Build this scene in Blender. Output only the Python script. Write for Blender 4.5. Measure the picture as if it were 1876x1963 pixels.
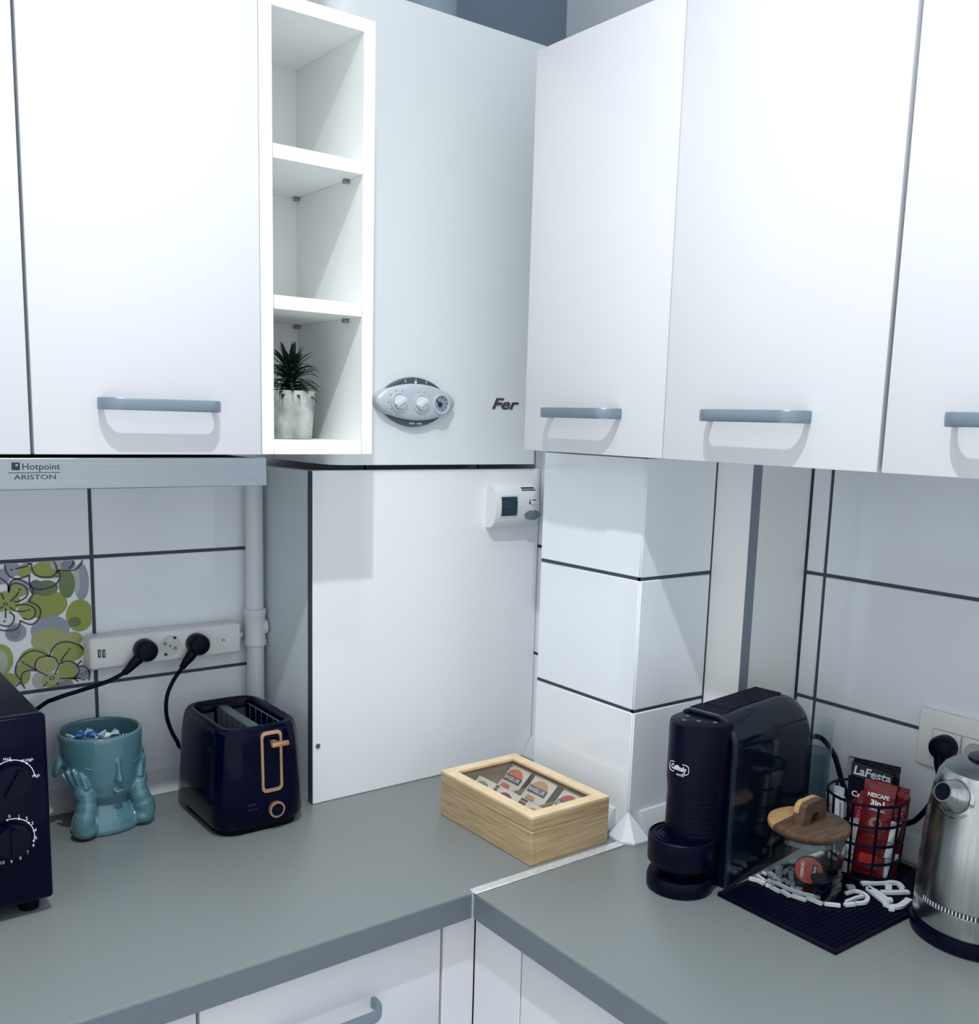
import bpy, bmesh, math, random
from mathutils import Vector, Matrix
from math import sin, cos, pi, radians

for o in list(bpy.data.objects):
    bpy.data.objects.remove(o, do_unlink=True)
scene = bpy.context.scene
COL = scene.collection

# ------------------------------------------------------------------ camera
CAM = Vector((-1.396425, -1.628625, 1.545))
YAW, PITCH, ROLL = radians(37.3367), radians(9.1075), radians(-1.6171)
FPX, PPX, PPY = 1892.84, 938.0, 1108.49
_f = Vector((sin(YAW)*cos(PITCH), cos(YAW)*cos(PITCH), -sin(PITCH)))
_r = Vector((cos(YAW), -sin(YAW), 0))
_d = _f.cross(_r)
RIGHT = cos(ROLL)*_r + sin(ROLL)*_d
DOWN = -sin(ROLL)*_r + cos(ROLL)*_d
cam_data = bpy.data.cameras.new('camera')
cam = bpy.data.objects.new('camera', cam_data)
COL.objects.link(cam)
M = Matrix((RIGHT, -DOWN, -_f)).transposed().to_4x4()
M.translation = CAM
cam.matrix_world = M
cam_data.sensor_fit = 'HORIZONTAL'
cam_data.sensor_width = 36.0
cam_data.lens = 36.0*FPX/1876.0
cam_data.shift_y = (PPY-981.5)/1876.0
cam_data.clip_start = 0.02
scene.camera = cam

# ------------------------------------------------------------------ world, lights, exposure
world = bpy.data.worlds.new('world')
scene.world = world
world.use_nodes = True
world.node_tree.nodes['Background'].inputs[0].default_value = (0.93, 0.96, 1.0, 1)
world.node_tree.nodes['Background'].inputs[1].default_value = 1.0
vs = scene.view_settings
vs.view_transform = 'Standard'
vs.look = 'None'
vs.exposure = 0.0
vs.gamma = 1.0
vs.use_curve_mapping = False
CEIL = 2.85


def lamp(name, loc, watts, size, color=(0.965, 0.98, 1.0), cone=150, blend=0.9):
    ld = bpy.data.lights.new(name, 'SPOT' if cone else 'POINT')
    ld.shadow_soft_size = size
    ld.energy = watts
    ld.color = color
    if cone:
        ld.spot_size = radians(cone)
        ld.spot_blend = blend
    lo = bpy.data.objects.new(name, ld)
    lo.location = loc
    COL.objects.link(lo)
    return lo


# three downward shades of one ceiling lamp over the corner; the bright open room behind is the world
lamp('ceiling_lamp_bulb', (-0.58, -0.56, 2.72), 4, 0.02, cone=140, blend=1.0)
lamp('ceiling_lamp_bulb', (-0.88, -0.86, 2.72), 10, 0.02, cone=140, blend=1.0)
lamp('ceiling_lamp_bulb', (-1.12, -1.12, 2.72), 80, 0.02, cone=130, blend=1.0)
if hasattr(scene, 'cycles'):
    scene.cycles.transparent_max_bounces = 32

# ------------------------------------------------------------------ materials
MATS = {}


def mat(name, col, rough=0.5, metal=0.0, spec=0.5, coat=0.0, bump=None, noise=None, emit=None, aniso=0.0):
    if name in MATS:
        return MATS[name]
    m = bpy.data.materials.new(name)
    m.use_nodes = True
    nt = m.node_tree
    b = nt.nodes['Principled BSDF']
    b.inputs['Base Color'].default_value = (*col, 1)
    b.inputs['Roughness'].default_value = rough
    b.inputs['Metallic'].default_value = metal
    b.inputs['Specular IOR Level'].default_value = spec
    b.inputs['Coat Weight'].default_value = coat
    b.inputs['Coat Roughness'].default_value = 0.06
    b.inputs['Anisotropic'].default_value = aniso
    tc = None
    if noise or bump:
        tc = nt.nodes.new('ShaderNodeTexCoord')
    if noise:        # (scale xyz, amount, detail)
        sc, amt, det = noise
        mp = nt.nodes.new('ShaderNodeMapping')
        mp.inputs['Scale'].default_value = sc
        nt.links.new(tc.outputs['Object'], mp.inputs['Vector'])
        nz = nt.nodes.new('ShaderNodeTexNoise')
        nz.inputs['Scale'].default_value = 1.0
        nz.inputs['Detail'].default_value = det
        nt.links.new(mp.outputs[0], nz.inputs['Vector'])
        mx = nt.nodes.new('ShaderNodeMix')
        mx.data_type = 'RGBA'
        mx.inputs['A'].default_value = (*[c*(1-amt) for c in col], 1)
        mx.inputs['B'].default_value = (*[min(1, c*(1+amt)) for c in col], 1)
        rp = nt.nodes.new('ShaderNodeMapRange')
        rp.inputs['From Min'].default_value = 0.3
        rp.inputs['From Max'].default_value = 0.7
        nt.links.new(nz.outputs['Fac'], rp.inputs['Value'])
        nt.links.new(rp.outputs[0], mx.inputs['Factor'])
        nt.links.new(mx.outputs['Result'], b.inputs['Base Color'])
    if bump:         # (scale xyz, strength, distance)
        sc, st, dist = bump
        mp = nt.nodes.new('ShaderNodeMapping')
        mp.inputs['Scale'].default_value = sc
        nt.links.new(tc.outputs['Object'], mp.inputs['Vector'])
        nz = nt.nodes.new('ShaderNodeTexNoise')
        nz.inputs['Scale'].default_value = 1.0
        nz.inputs['Detail'].default_value = 3
        nt.links.new(mp.outputs[0], nz.inputs['Vector'])
        bp = nt.nodes.new('ShaderNodeBump')
        bp.inputs['Strength'].default_value = st
        bp.inputs['Distance'].default_value = dist
        nt.links.new(nz.outputs['Fac'], bp.inputs['Height'])
        nt.links.new(bp.outputs[0], b.inputs['Normal'])
    if emit:
        b.inputs['Emission Color'].default_value = (*emit[0], 1)
        b.inputs['Emission Strength'].default_value = emit[1]
    MATS[name] = m
    return m


def clear_mat(name, tint, refl=0.12, rough=0.02):
    if name in MATS:
        return MATS[name]
    m = bpy.data.materials.new(name)
    m.use_nodes = True
    nt = m.node_tree
    nt.nodes.clear()
    out = nt.nodes.new('ShaderNodeOutputMaterial')
    tr = nt.nodes.new('ShaderNodeBsdfTransparent')
    tr.inputs[0].default_value = (*tint, 1)
    gl = nt.nodes.new('ShaderNodeBsdfGlossy')
    gl.inputs['Roughness'].default_value = rough
    lw = nt.nodes.new('ShaderNodeLayerWeight')
    lw.inputs['Blend'].default_value = 0.5
    pw = nt.nodes.new('ShaderNodeMath')
    pw.operation = 'POWER'
    pw.inputs[1].default_value = 4.0
    nt.links.new(lw.outputs['Facing'], pw.inputs[0])
    mth = nt.nodes.new('ShaderNodeMath')
    mth.operation = 'MULTIPLY_ADD'
    mth.inputs[1].default_value = 0.55
    mth.inputs[2].default_value = refl*0.1
    nt.links.new(pw.outputs[0], mth.inputs[0])
    mx = nt.nodes.new('ShaderNodeMixShader')
    nt.links.new(mth.outputs[0], mx.inputs[0])
    nt.links.new(tr.outputs[0], mx.inputs[1])
    nt.links.new(gl.outputs[0], mx.inputs[2])
    nt.links.new(mx.outputs[0], out.inputs[0])
    MATS[name] = m
    return m


def wood_mat(name, ca, cb, scale, rough=0.5):
    if name in MATS:
        return MATS[name]
    m = bpy.data.materials.new(name)
    m.use_nodes = True
    nt = m.node_tree
    b = nt.nodes['Principled BSDF']
    b.inputs['Roughness'].default_value = rough
    tc = nt.nodes.new('ShaderNodeTexCoord')
    mp = nt.nodes.new('ShaderNodeMapping')
    mp.inputs['Scale'].default_value = scale
    nt.links.new(tc.outputs['Object'], mp.inputs['Vector'])
    nz = nt.nodes.new('ShaderNodeTexNoise')
    nz.inputs['Scale'].default_value = 1
    nz.inputs['Detail'].default_value = 5
    nz.inputs['Roughness'].default_value = 0.6
    nt.links.new(mp.outputs[0], nz.inputs['Vector'])
    cr = nt.nodes.new('ShaderNodeValToRGB')
    cr.color_ramp.elements[0].position = 0.32
    cr.color_ramp.elements[0].color = (*ca, 1)
    cr.color_ramp.elements[1].position = 0.68
    cr.color_ramp.elements[1].color = (*cb, 1)
    nt.links.new(nz.outputs['Fac'], cr.inputs[0])
    nt.links.new(cr.outputs[0], b.inputs['Base Color'])
    MATS[name] = m
    return m


WHITE = mat('white_lacquer', (0.69, 0.708, 0.738), 0.32, bump=((900, 900, 900), 0.06, 0.0004))
WHITE_IN = mat('white_laminate', (0.89, 0.92, 0.91), 0.45)
CARCASS = mat('cabinet_carcass_grey', (0.30, 0.35, 0.40), 0.6)
TILE = mat('white_glazed_tile', (0.82, 0.88, 0.93), 0.10, coat=0.3)
GROUT = mat('dark_grey_grout', (0.055, 0.08, 0.10), 0.9)
PLASTER = mat('wall_paint', (0.62, 0.68, 0.74), 0.8)
PLASTER_BLUE = mat('blue_grey_wall', (0.16, 0.22, 0.28), 0.8)  # even blue grey for the back wall, darker than the right wall
ROOM_WALL = mat('room_wall_paint', (0.60, 0.64, 0.69), 0.8)
CEIL_M = mat('ceiling_paint', (0.7, 0.74, 0.78), 0.9)
FLOOR_M = mat('floor_pale', (0.80, 0.79, 0.82), 0.5)
COUNTER = mat('grey_worktop', (0.190, 0.220, 0.222), 0.36, noise=((700, 700, 700), 0.14, 4), bump=((500, 500, 500), 0.05, 0.0003))
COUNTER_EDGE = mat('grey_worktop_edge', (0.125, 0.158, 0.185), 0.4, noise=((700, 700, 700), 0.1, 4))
ALU = mat('aluminium', (0.72, 0.75, 0.78), 0.4, metal=0.45, noise=((90, 500, 90), 0.2, 3))
STEEL = mat('brushed_steel', (0.40, 0.45, 0.49), 0.26, metal=1.0, noise=((2, 2, 500), 0.05, 3), aniso=0.5)
HANDLE = mat('satin_grey_handle', (0.23, 0.30, 0.36), 0.38, metal=0.6)
BLACK = mat('black_gloss', (0.0006, 0.0014, 0.014), 0.12, spec=0.13)
BLACK_SAT = mat('black_satin', (0.0008, 0.0018, 0.013), 0.36, spec=0.14)
BLACK_MAT = mat('black_rubber', (0.0008, 0.0016, 0.011), 0.6, spec=0.12)
SMOKE = mat('smoked_teal_black_panel', (0.0015, 0.006, 0.017), 0.10, spec=0.28)
WHITE_PL = mat('white_plastic', (0.74, 0.77, 0.77), 0.32)
WHITE_PAINT = mat('white_pipe_paint', (0.66, 0.72, 0.76), 0.4)
DARK_EDGE = mat('dark_panel_edge', (0.03, 0.055, 0.085), 0.6)
ROSE = mat('rose_gold', (0.62, 0.37, 0.22), 0.3, metal=0.7)
CHROME = mat('chrome', (0.6, 0.65, 0.7), 0.12, metal=1.0)
INK_W = mat('white_print', (0.75, 0.80, 0.84), 0.5)
INK_D = mat('dark_print', (0.01, 0.018, 0.04), 0.5)

# ------------------------------------------------------------------ pixel rays on real planes


def _ray(u, v):
    return (RIGHT*((u-PPX)/FPX) + DOWN*((v-PPY)/FPX) + _f)


def at_x(u, v, x):
    d = _ray(u, v)
    return CAM + d*((x-CAM.x)/d.x)


def at_y(u, v, y):
    d = _ray(u, v)
    return CAM + d*((y-CAM.y)/d.y)


def at_z(u, v, z):
    d = _ray(u, v)
    return CAM + d*((z-CAM.z)/d.z)


# ------------------------------------------------------------------ mesh helpers
ORG = {}


def thing(name, label, cat, loc=(0, 0, 0), rotz=0.0, group=None):
    o = bpy.data.objects.new(name, None)
    o.empty_display_size = 0.05
    COL.objects.link(o)
    o.location = loc
    o.rotation_euler = (0, 0, rotz)
    o['label'] = label
    o['category'] = cat
    if group:
        o['group'] = group
    ORG[o.name] = Vector(loc) if rotz == 0 else Vector((0, 0, 0))
    return o


def obj(name, bm, m, parent=None, smooth=True, angle=40, label=None, local=False):
    """link bm as one mesh object; coordinates are world ones unless the parent is a turned thing"""
    me = bpy.data.meshes.new(name)
    bmesh.ops.recalc_face_normals(bm, faces=bm.faces)
    if parent is not None and not local:
        bmesh.ops.translate(bm, verts=bm.verts, vec=-ORG[parent.name])
    bm.to_mesh(me)
    bm.free()
    for mm in (m if isinstance(m, (list, tuple)) else [m]):
        me.materials.append(mm)
    if smooth:
        me.polygons.foreach_set('use_smooth', [True]*len(me.polygons))
        me.set_sharp_from_angle(angle=radians(angle))
    o = bpy.data.objects.new(name, me)
    COL.objects.link(o)
    if parent is not None:
        o.parent = parent
        ORG[o.name] = Vector((0, 0, 0)) if local else ORG[parent.name].copy()
    else:
        ORG[o.name] = Vector((0, 0, 0))
    if label:
        o['label'] = label
    return o


def tag(o, label, cat, group=None):
    o['label'] = label
    o['category'] = cat
    if group:
        o['group'] = group
    return o


def struct(name, bm, m, label=None, parent=None, cat=None):
    o = obj(name, bm, m, parent)
    o['kind'] = 'structure'
    if label:
        o['label'] = label
        o['category'] = cat or name.split('_')[0]
    return o


def setmat(faces, i):
    for f in faces:
        f.material_index = i


def B(x0, x1, y0, y1, z0, z1, bev=0.0, seg=1, bm=None, mi=0):
    bm0 = bm or bmesh.new()
    t = bmesh.new()
    bmesh.ops.create_cube(t, size=1.0)
    bmesh.ops.scale(t, vec=(abs(x1-x0), abs(y1-y0), abs(z1-z0)), verts=t.verts)
    bmesh.ops.translate(t, vec=((x0+x1)/2, (y0+y1)/2, (z0+z1)/2), verts=t.verts)
    if bev:
        bmesh.ops.bevel(t, geom=list(t.edges), offset=bev, segments=seg, affect='EDGES', profile=0.5)
    setmat(t.faces, mi)
    merge(bm0, t)
    return bm0


def merge(bm, t, M=None):
    if M is not None:
        bmesh.ops.transform(t, matrix=M, verts=t.verts)
    me = bpy.data.meshes.new('tmp')
    t.to_mesh(me)
    t.free()
    bm.from_mesh(me)
    bpy.data.meshes.remove(me)
    return bm


def loft(rings, bm=None, cap0=True, cap1=True, closed=True, mi=0, loop=False):
    bm = bm or bmesh.new()
    vr = [[bm.verts.new(p) for p in r] for r in rings]
    n = len(vr[0])
    k = len(vr)
    for i in range(k if loop else k-1):
        a, b = vr[i], vr[(i+1) % k]
        for j in range(n if closed else n-1):
            f = bm.faces.new((a[j], a[(j+1) % n], b[(j+1) % n], b[j]))
            f.material_index = mi
    if cap0 and not loop:
        bm.faces.new(list(reversed(vr[0]))).material_index = mi
    if cap1 and not loop:
        bm.faces.new(vr[-1]).material_index = mi
    return bm


def lathe(prof, c=(0, 0), seg=40, bm=None, mi=0, M=None):
    """prof: (r, z); a closed revolved surface, open ends where r > 0 are capped"""
    t = bmesh.new()
    rings = []
    for r, z in prof:
        r = max(r, 1e-5)
        rings.append([Vector((c[0]+r*cos(2*pi*i/seg), c[1]+r*sin(2*pi*i/seg), z)) for i in range(seg)])
    loft(rings, t)
    setmat(t.faces, mi)
    if bm is None and M is None:
        return t
    bm = bm or bmesh.new()
    return merge(bm, t, M)


def tube(pts, r, seg=10, bm=None, mi=0, cap=True, flat=None):
    pts = [Vector(p) for p in pts]
    n = len(pts)
    rs = r if isinstance(r, (list, tuple)) else [r]*n
    rings = []
    up = None
    for i, p in enumerate(pts):
        t = (pts[min(i+1, n-1)]-pts[max(i-1, 0)]).normalized()
        if up is None:
            a = Vector((0, 0, 1)) if abs(t.z) < 0.9 else Vector((1, 0, 0))
            up = (a - t*a.dot(t)).normalized()
        else:
            up = (up - t*up.dot(t)).normalized()
        s = t.cross(up)
        fx = flat or 1.0
        rings.append([p + (s*cos(2*pi*j/seg) + up*sin(2*pi*j/seg)*fx)*rs[i] for j in range(seg)])
    return loft(rings, bm, cap, cap, mi=mi)


def sweep(pts, w, h, up, bm=None, mi=0):
    """rectangular bar of width w (along up) and thickness h swept along pts"""
    pts = [Vector(p) for p in pts]
    up = Vector(up).normalized()
    n = len(pts)
    rings = []
    for i, p in enumerate(pts):
        t = (pts[min(i+1, n-1)]-pts[max(i-1, 0)]).normalized()
        s = t.cross(up).normalized()
        c = 0.25
        ring = []
        for a, b in ((-1, -1+c), (-1+c, -1), (1-c, -1), (1, -1+c), (1, 1-c), (1-c, 1), (-1+c, 1), (-1, 1-c)):
            ring.append(p + up*(a*w/2) + s*(b*h/2))
        rings.append(ring)
    return loft(rings, bm, mi=mi)


def curve_pts(ctrl, n=8):
    """Catmull-Rom through control points"""
    c = [Vector(p) for p in ctrl]
    c = [c[0]*2-c[1]] + c + [c[-1]*2-c[-2]]
    out = []
    for i in range(1, len(c)-2):
        for k in range(n):
            t = k/n
            p0, p1, p2, p3 = c[i-1], c[i], c[i+1], c[i+2]
            out.append(0.5*((2*p1)+(p2-p0)*t+(2*p0-5*p1+4*p2-p3)*t*t+(3*p1-p0-3*p2+p3)*t**3))
    out.append(c[-2].copy())
    return out


def rrect(hx, hy, r, n=5):
    out = []
    for cx, cy, a0 in ((hx-r, hy-r, 0), (-hx+r, hy-r, pi/2), (-hx+r, -hy+r, pi), (hx-r, -hy+r, 1.5*pi)):
        for i in range(n+1):
            a = a0 + pi/2*i/n
            out.append((cx+r*cos(a), cy+r*sin(a)))
    return out


def basis(o, ux, uy):
    ux = Vector(ux).normalized()
    uy = Vector(uy)
    uy = (uy - ux*uy.dot(ux)).normalized()
    n = ux.cross(uy)
    m = Matrix((ux, uy, n)).transposed().to_4x4()
    m.translation = Vector(o)
    return m


def prism(poly, M, h, bm=None, mi=0, h0=0.0, taper=1.0):
    bm = bm or bmesh.new()
    a = [M @ Vector((x, y, h0)) for x, y in poly]
    b = [M @ Vector((x*taper, y*taper, h)) for x, y in poly]
    return loft([a, b], bm, mi=mi)


def ell(rx, ry, n=32, p=1.0):
    out = []
    for i in range(n):
        a = 2*pi*i/n
        c, s = cos(a), sin(a)
        out.append((rx*math.copysign(abs(c)**p, c), ry*math.copysign(abs(s)**p, s)))
    return out


def text(s, M, h, depth=0.0003, bm=None, mi=0, align='CENTER', shear=0.0, bold=0.0, width=None, wrap=None):
    """flat lettering, cap height about h, in the plane of M (x right, y up)"""
    cu = bpy.data.curves.new('lettering', 'FONT')
    cu.body = s
    cu.size = h/0.7
    cu.align_x = align
    cu.align_y = 'CENTER'
    cu.shear = shear
    cu.offset = bold
    cu.extrude = depth/2
    cu.resolution_u = 3
    o = bpy.data.objects.new('lettering', cu)
    COL.objects.link(o)
    dg = bpy.context.evaluated_depsgraph_get()
    dg.update()
    me = bpy.data.meshes.new_from_object(o.evaluated_get(dg))
    bpy.data.objects.remove(o, do_unlink=True)
    bpy.data.curves.remove(cu)
    t = bmesh.new()
    t.from_mesh(me)
    bpy.data.meshes.remove(me)
    if width:
        xs = [v.co.x for v in t.verts]
        k = width/(max(xs)-min(xs))
        bmesh.ops.scale(t, vec=(k, 1, 1), verts=t.verts)
    if wrap:
        for v in t.verts:
            v.co = Vector(wrap(v.co.x, v.co.y, v.co.z))
    setmat(t.faces, mi)
    bm = bm or bmesh.new()
    return merge(bm, t, M)


def ring(r0, r1, M, h, n=32, bm=None, mi=0, a0=0.0, a1=2*pi, sy=1.0):
    """flat ring or arc of thickness h in the plane of M"""
    bm = bm or bmesh.new()
    full = abs(a1-a0) > 6.28
    k = n if full else n+1
    rings = []
    for i in range(k):
        a = a0+(a1-a0)*i/n
        c, s = cos(a), sin(a)*sy
        rings.append([M @ Vector((r0*c, r0*s, 0)), M @ Vector((r1*c, r1*s, 0)), M @ Vector((r1*c, r1*s, h)), M @ Vector((r0*c, r0*s, h))])
    return loft(rings, bm, mi=mi, loop=full)


def copy_tree(o, parent=None):
    c = o.copy()
    COL.objects.link(c)
    c.parent = parent
    for ch in list(o.children):
        copy_tree(ch, c)
    return c


# face-of-wall bases: x right, y up, normal towards the room
def FB(x, y, z):      # on a surface that faces -y
    return basis((x, y, z), (1, 0, 0), (0, 0, 1))


def FR(x, y, z):      # on a surface that faces -x
    return basis((x, y, z), (0, -1, 0), (0, 0, 1))


# ================================================================== ROOM
ZC = 0.9
struct('floor', B(-2.6, 0.1, -3.1, 0.1, -0.05, 0), FLOOR_M, 'plain grey kitchen floor', cat='floor')
wall_back = struct('wall_back', B(-2.5, 0.1, 0.008, 0.1, 0, CEIL), PLASTER_BLUE, 'tiled back wall behind the toaster with a grey blue top', cat='wall')
wall_right = struct('wall_right', B(0.008, 0.1, -3.0, 0.008, 0, CEIL), PLASTER, 'tiled right wall behind the kettle and coffee machine', cat='wall')

G = 0.0055
ROWS = [(0.893, 1.102), (1.102, 1.311), (1.311, 1.520)]
TILES = {}


def tile(parent, face, a0, a1, z0, z1, at):
    """one glazed tile: face 'y' looks to -y (a = x), face 'x' looks to -x (a = y); at = front plane"""
    z0 = max(z0, ZC+0.0003)
    w, h = a1-a0-G, z1-z0-G
    key = (face, round(w, 4), round(h, 4))
    if key not in TILES:
        if face == 'y':
            bm = B(-w/2, w/2, 0, 0.008, -h/2, h/2, 0.0012)
        else:
            bm = B(0, 0.008, -w/2, w/2, -h/2, h/2, 0.0012)
        o = obj('tile', bm, TILE, parent, local=True)
        TILES[key] = o.data
    else:
        o = bpy.data.objects.new('tile', TILES[key])
        COL.objects.link(o)
        o.parent = parent
    ca, cz = (a0+a1)/2, (z0+z1)/2
    o.location = (ca, at, cz) if face == 'y' else (at, ca, cz)
    ORG[o.name] = Vector((0, 0, 0))
    return o


obj('grout', B(-2.2, 0.008, 0.0022, 0.008, ZC, 1.52), GROUT, wall_back)
decor_tile = None
for zi, (z0, z1) in enumerate(ROWS):
    for x0, x1 in ((-1.954, -1.454), (-1.454, -0.955), (-0.955, -0.455), (-0.455, -0.19)):
        t = tile(wall_back, 'y', x0, x1, z0, z1, 0.0)
        if zi == 1 and x0 == -1.454:
            decor_tile = t
obj('grout', B(0.0022, 0.008, -2.2, -0.655, ZC, 1.52), GROUT, wall_right)
for z0, z1 in ROWS:
    for y0, y1 in ((-0.695, -0.658), (-1.195, -0.695), (-1.695, -1.195), (-2.195, -1.695)):
        tile(wall_right, 'x', y0, y1, z0, z1, 0.0)
# tiled pillar in the corner, with a shallower step behind it
wall_col = struct('wall_column', B(-0.305, 0.008, -0.579, -0.351, ZC, 1.496), PLASTER, 'white tiled pillar between the boiler cupboard and the coffee machine', cat='pillar')
bmc = B(-0.187, 0.008, -0.351, 0.008, ZC, 1.496)
obj('pillar_step', bmc, PLASTER, wall_col)
obj('grout', B(-0.3108, -0.305, -0.5845, -0.351, ZC, 1.495), GROUT, wall_col)
obj('grout', B(-0.3108, -0.152, -0.5848, -0.579, ZC, 1.495), GROUT, wall_col)
obj('grout', B(-0.1928, -0.187, -0.351, 0.0, ZC, 1.495), GROUT, wall_col)
for z0, z1 in ROWS:
    z1 = min(z1, 1.497)
    tile(wall_col, 'x', -0.5875, -0.349, z0, z1, -0.313)
    tile(wall_col, 'y', -0.3135, -0.150, z0, z1, -0.587)
    tile(wall_col, 'x', -0.349, -0.002, z0, z1, -0.195)
# boxed duct beside the pillar
duct = struct('trim_1', B(-0.151, -0.129, -0.657, -0.5872, ZC, 1.4965, 0.0008), WHITE_IN, 'white boxed pipe duct with a grey edge strip beside the pillar', cat='duct')
obj('edge_strip', B(-0.1505, -0.1292, -0.6578, -0.6571, ZC+0.001, 1.496), mat('grey_edge_band', (0.20, 0.25, 0.31), 0.5), duct)
obj('front_board', B(-0.1288, -0.0005, -0.657, -0.641, ZC, 1.4965, 0.0008), WHITE_IN, duct)
bm = prism(ell(0.0055, 0.0055, 16), FB(-0.116, -0.6572, 1.375), 0.0012)
obj('screw_cap', bm, WHITE_IN, duct)

# skirting on the worktop
SK = [(0.0, 0.0), (0.022, 0.0), (0.022, 0.004), (0.0045, 0.035), (0.0, 0.036)]


def skirt(segs, bm=None):
    bm = bm or bmesh.new()
    for kind, at, a0, a1 in segs:
        r = []
        for a in (a0, a1):
            if kind == 'y':
                r.append([Vector((a, at-d, ZC+0.0004+h)) for d, h in SK])
            else:
                r.append([Vector((at-d, a, ZC+0.0004+h)) for d, h in SK])
        loft(r, bm)
    return bm


SKM = mat('white_skirting', (0.60, 0.66, 0.70), 0.4)
struct('baseboard_back', skirt([('y', -0.0002, -2.0, -0.672)]), SKM, 'white sloped skirting strip where the back wall meets the worktop', cat='skirting')
struct('baseboard_right', skirt([('x', -0.0002, -2.0, -0.66)]), SKM, 'white sloped skirting strip on the worktop behind basket and kettle', cat='skirting')
bbc = struct('baseboard_column', skirt([('x', -0.3135, -0.560, -0.352), ('y', -0.5875, -0.29, -0.153), ('x', -0.1955, -0.351, -0.206)]), SKM, 'white sloped skirting strip around the foot of the tiled pillar', cat='skirting')
bm = bmesh.new()
ap = [Vector((-0.3185, -0.5925, 0.936)), Vector((-0.3135, -0.5875, 0.936))]
base = [(-0.3138, -0.568), (-0.343, -0.575), (-0.345, -0.606), (-0.333, -0.624), (-0.302, -0.626), (-0.294, -0.5882)]
lo = [Vector((x, y, ZC+0.0005)) for x, y in base]
l2 = [Vector((x, y, ZC+0.004)) for x, y in base]
tp = [Vector((-0.3165 + (x+0.318)*0.07, -0.5905+(y+0.595)*0.07, 0.939)) for x, y in base]
loft([lo, l2, tp], bm)
obj('corner_cap', bm, mat('white_cap', (0.62, 0.66, 0.71), 0.5), bbc, smooth=False, label='faceted white corner cap')

# ================================================================== WORKTOPS
wt = obj('worktop', B(-2.0, 0.0, -0.6057, 0.0, 0.862, ZC, 0.0022, 2), [COUNTER])
tag(wt, 'grey speckled worktop carrying microwave, toaster and tea box', 'worktop')
obj('front_edge', B(-2.0, -0.6295, -0.6063, -0.6040, 0.8625, 0.8972, 0.0004), COUNTER_EDGE, wt)
wt2 = obj('worktop', B(-0.629, 0.0, -2.0, -0.6062, 0.862, ZC, 0.0022, 2), [COUNTER])
tag(wt2, 'grey speckled worktop carrying coffee machine, jar and kettle', 'worktop')
obj('front_edge', B(-0.6296, -0.6273, -2.0, -0.6085, 0.8625, 0.8972, 0.0004), COUNTER_EDGE, wt2)
js = obj('joint_strip', B(-0.6305, -0.345, -0.6135, -0.5975, ZC+0.0002, ZC+0.0016, 0.0005), ALU)
obj('end_piece', B(-0.6312, -0.6297, -0.6085, -0.6045, 0.862, ZC+0.0014), ALU, js)
tag(js, 'thin aluminium strip covering the joint between the two grey worktops', 'joint strip')

# ================================================================== HANDLES


def handle_path(w, out):
    r = 0.020
    pts = [(-w/2, 0.0)]
    for i in range(7):
        a = pi - (pi/2)*i/6
        pts.append((-w/2+r+r*cos(a), out-r+r*sin(a)))
    for i in range(7):
        a = pi/2 - (pi/2)*i/6
        pts.append((w/2-r+r*cos(a), out-r+r*sin(a)))
    pts.append((w/2, 0.0))
    return pts


def bow_handle(parent, M, w=0.147, out=0.031, th=0.015):
    """M: x along the handle, z out of the door"""
    pts = [M @ Vector((a, 0, b)) for a, b in handle_path(w, out)]
    up = (M.to_3x3() @ Vector((0, 1, 0)))
    return obj('handle', sweep(pts, th, 0.007, up), HANDLE, parent, label='satin grey bow handle')


# ================================================================== LEFT WALL CUPBOARDS
YD = -0.34
cab = thing('wall_cupboard', 'white two door wall cupboard above the steel cooker hood', 'cupboard', (-1.113, -0.16, 1.49))
obj('body', B(-1.413, -0.8165, -0.321, -0.002, 1.488, 2.089), CARCASS, cab)
d1 = obj('door', B(-1.1095, -0.8165, YD, -0.3215, 1.4885, 2.089, 0.0012, 2), WHITE, cab)
bow_handle(d1, FB(-0.957, YD, 1.552))
d2 = obj('door', B(-1.413, -1.1135, YD, -0.3215, 1.4885, 2.089, 0.0012, 2), WHITE, cab)
bow_handle(d2, FB(-1.263, YD, 1.552))

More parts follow.
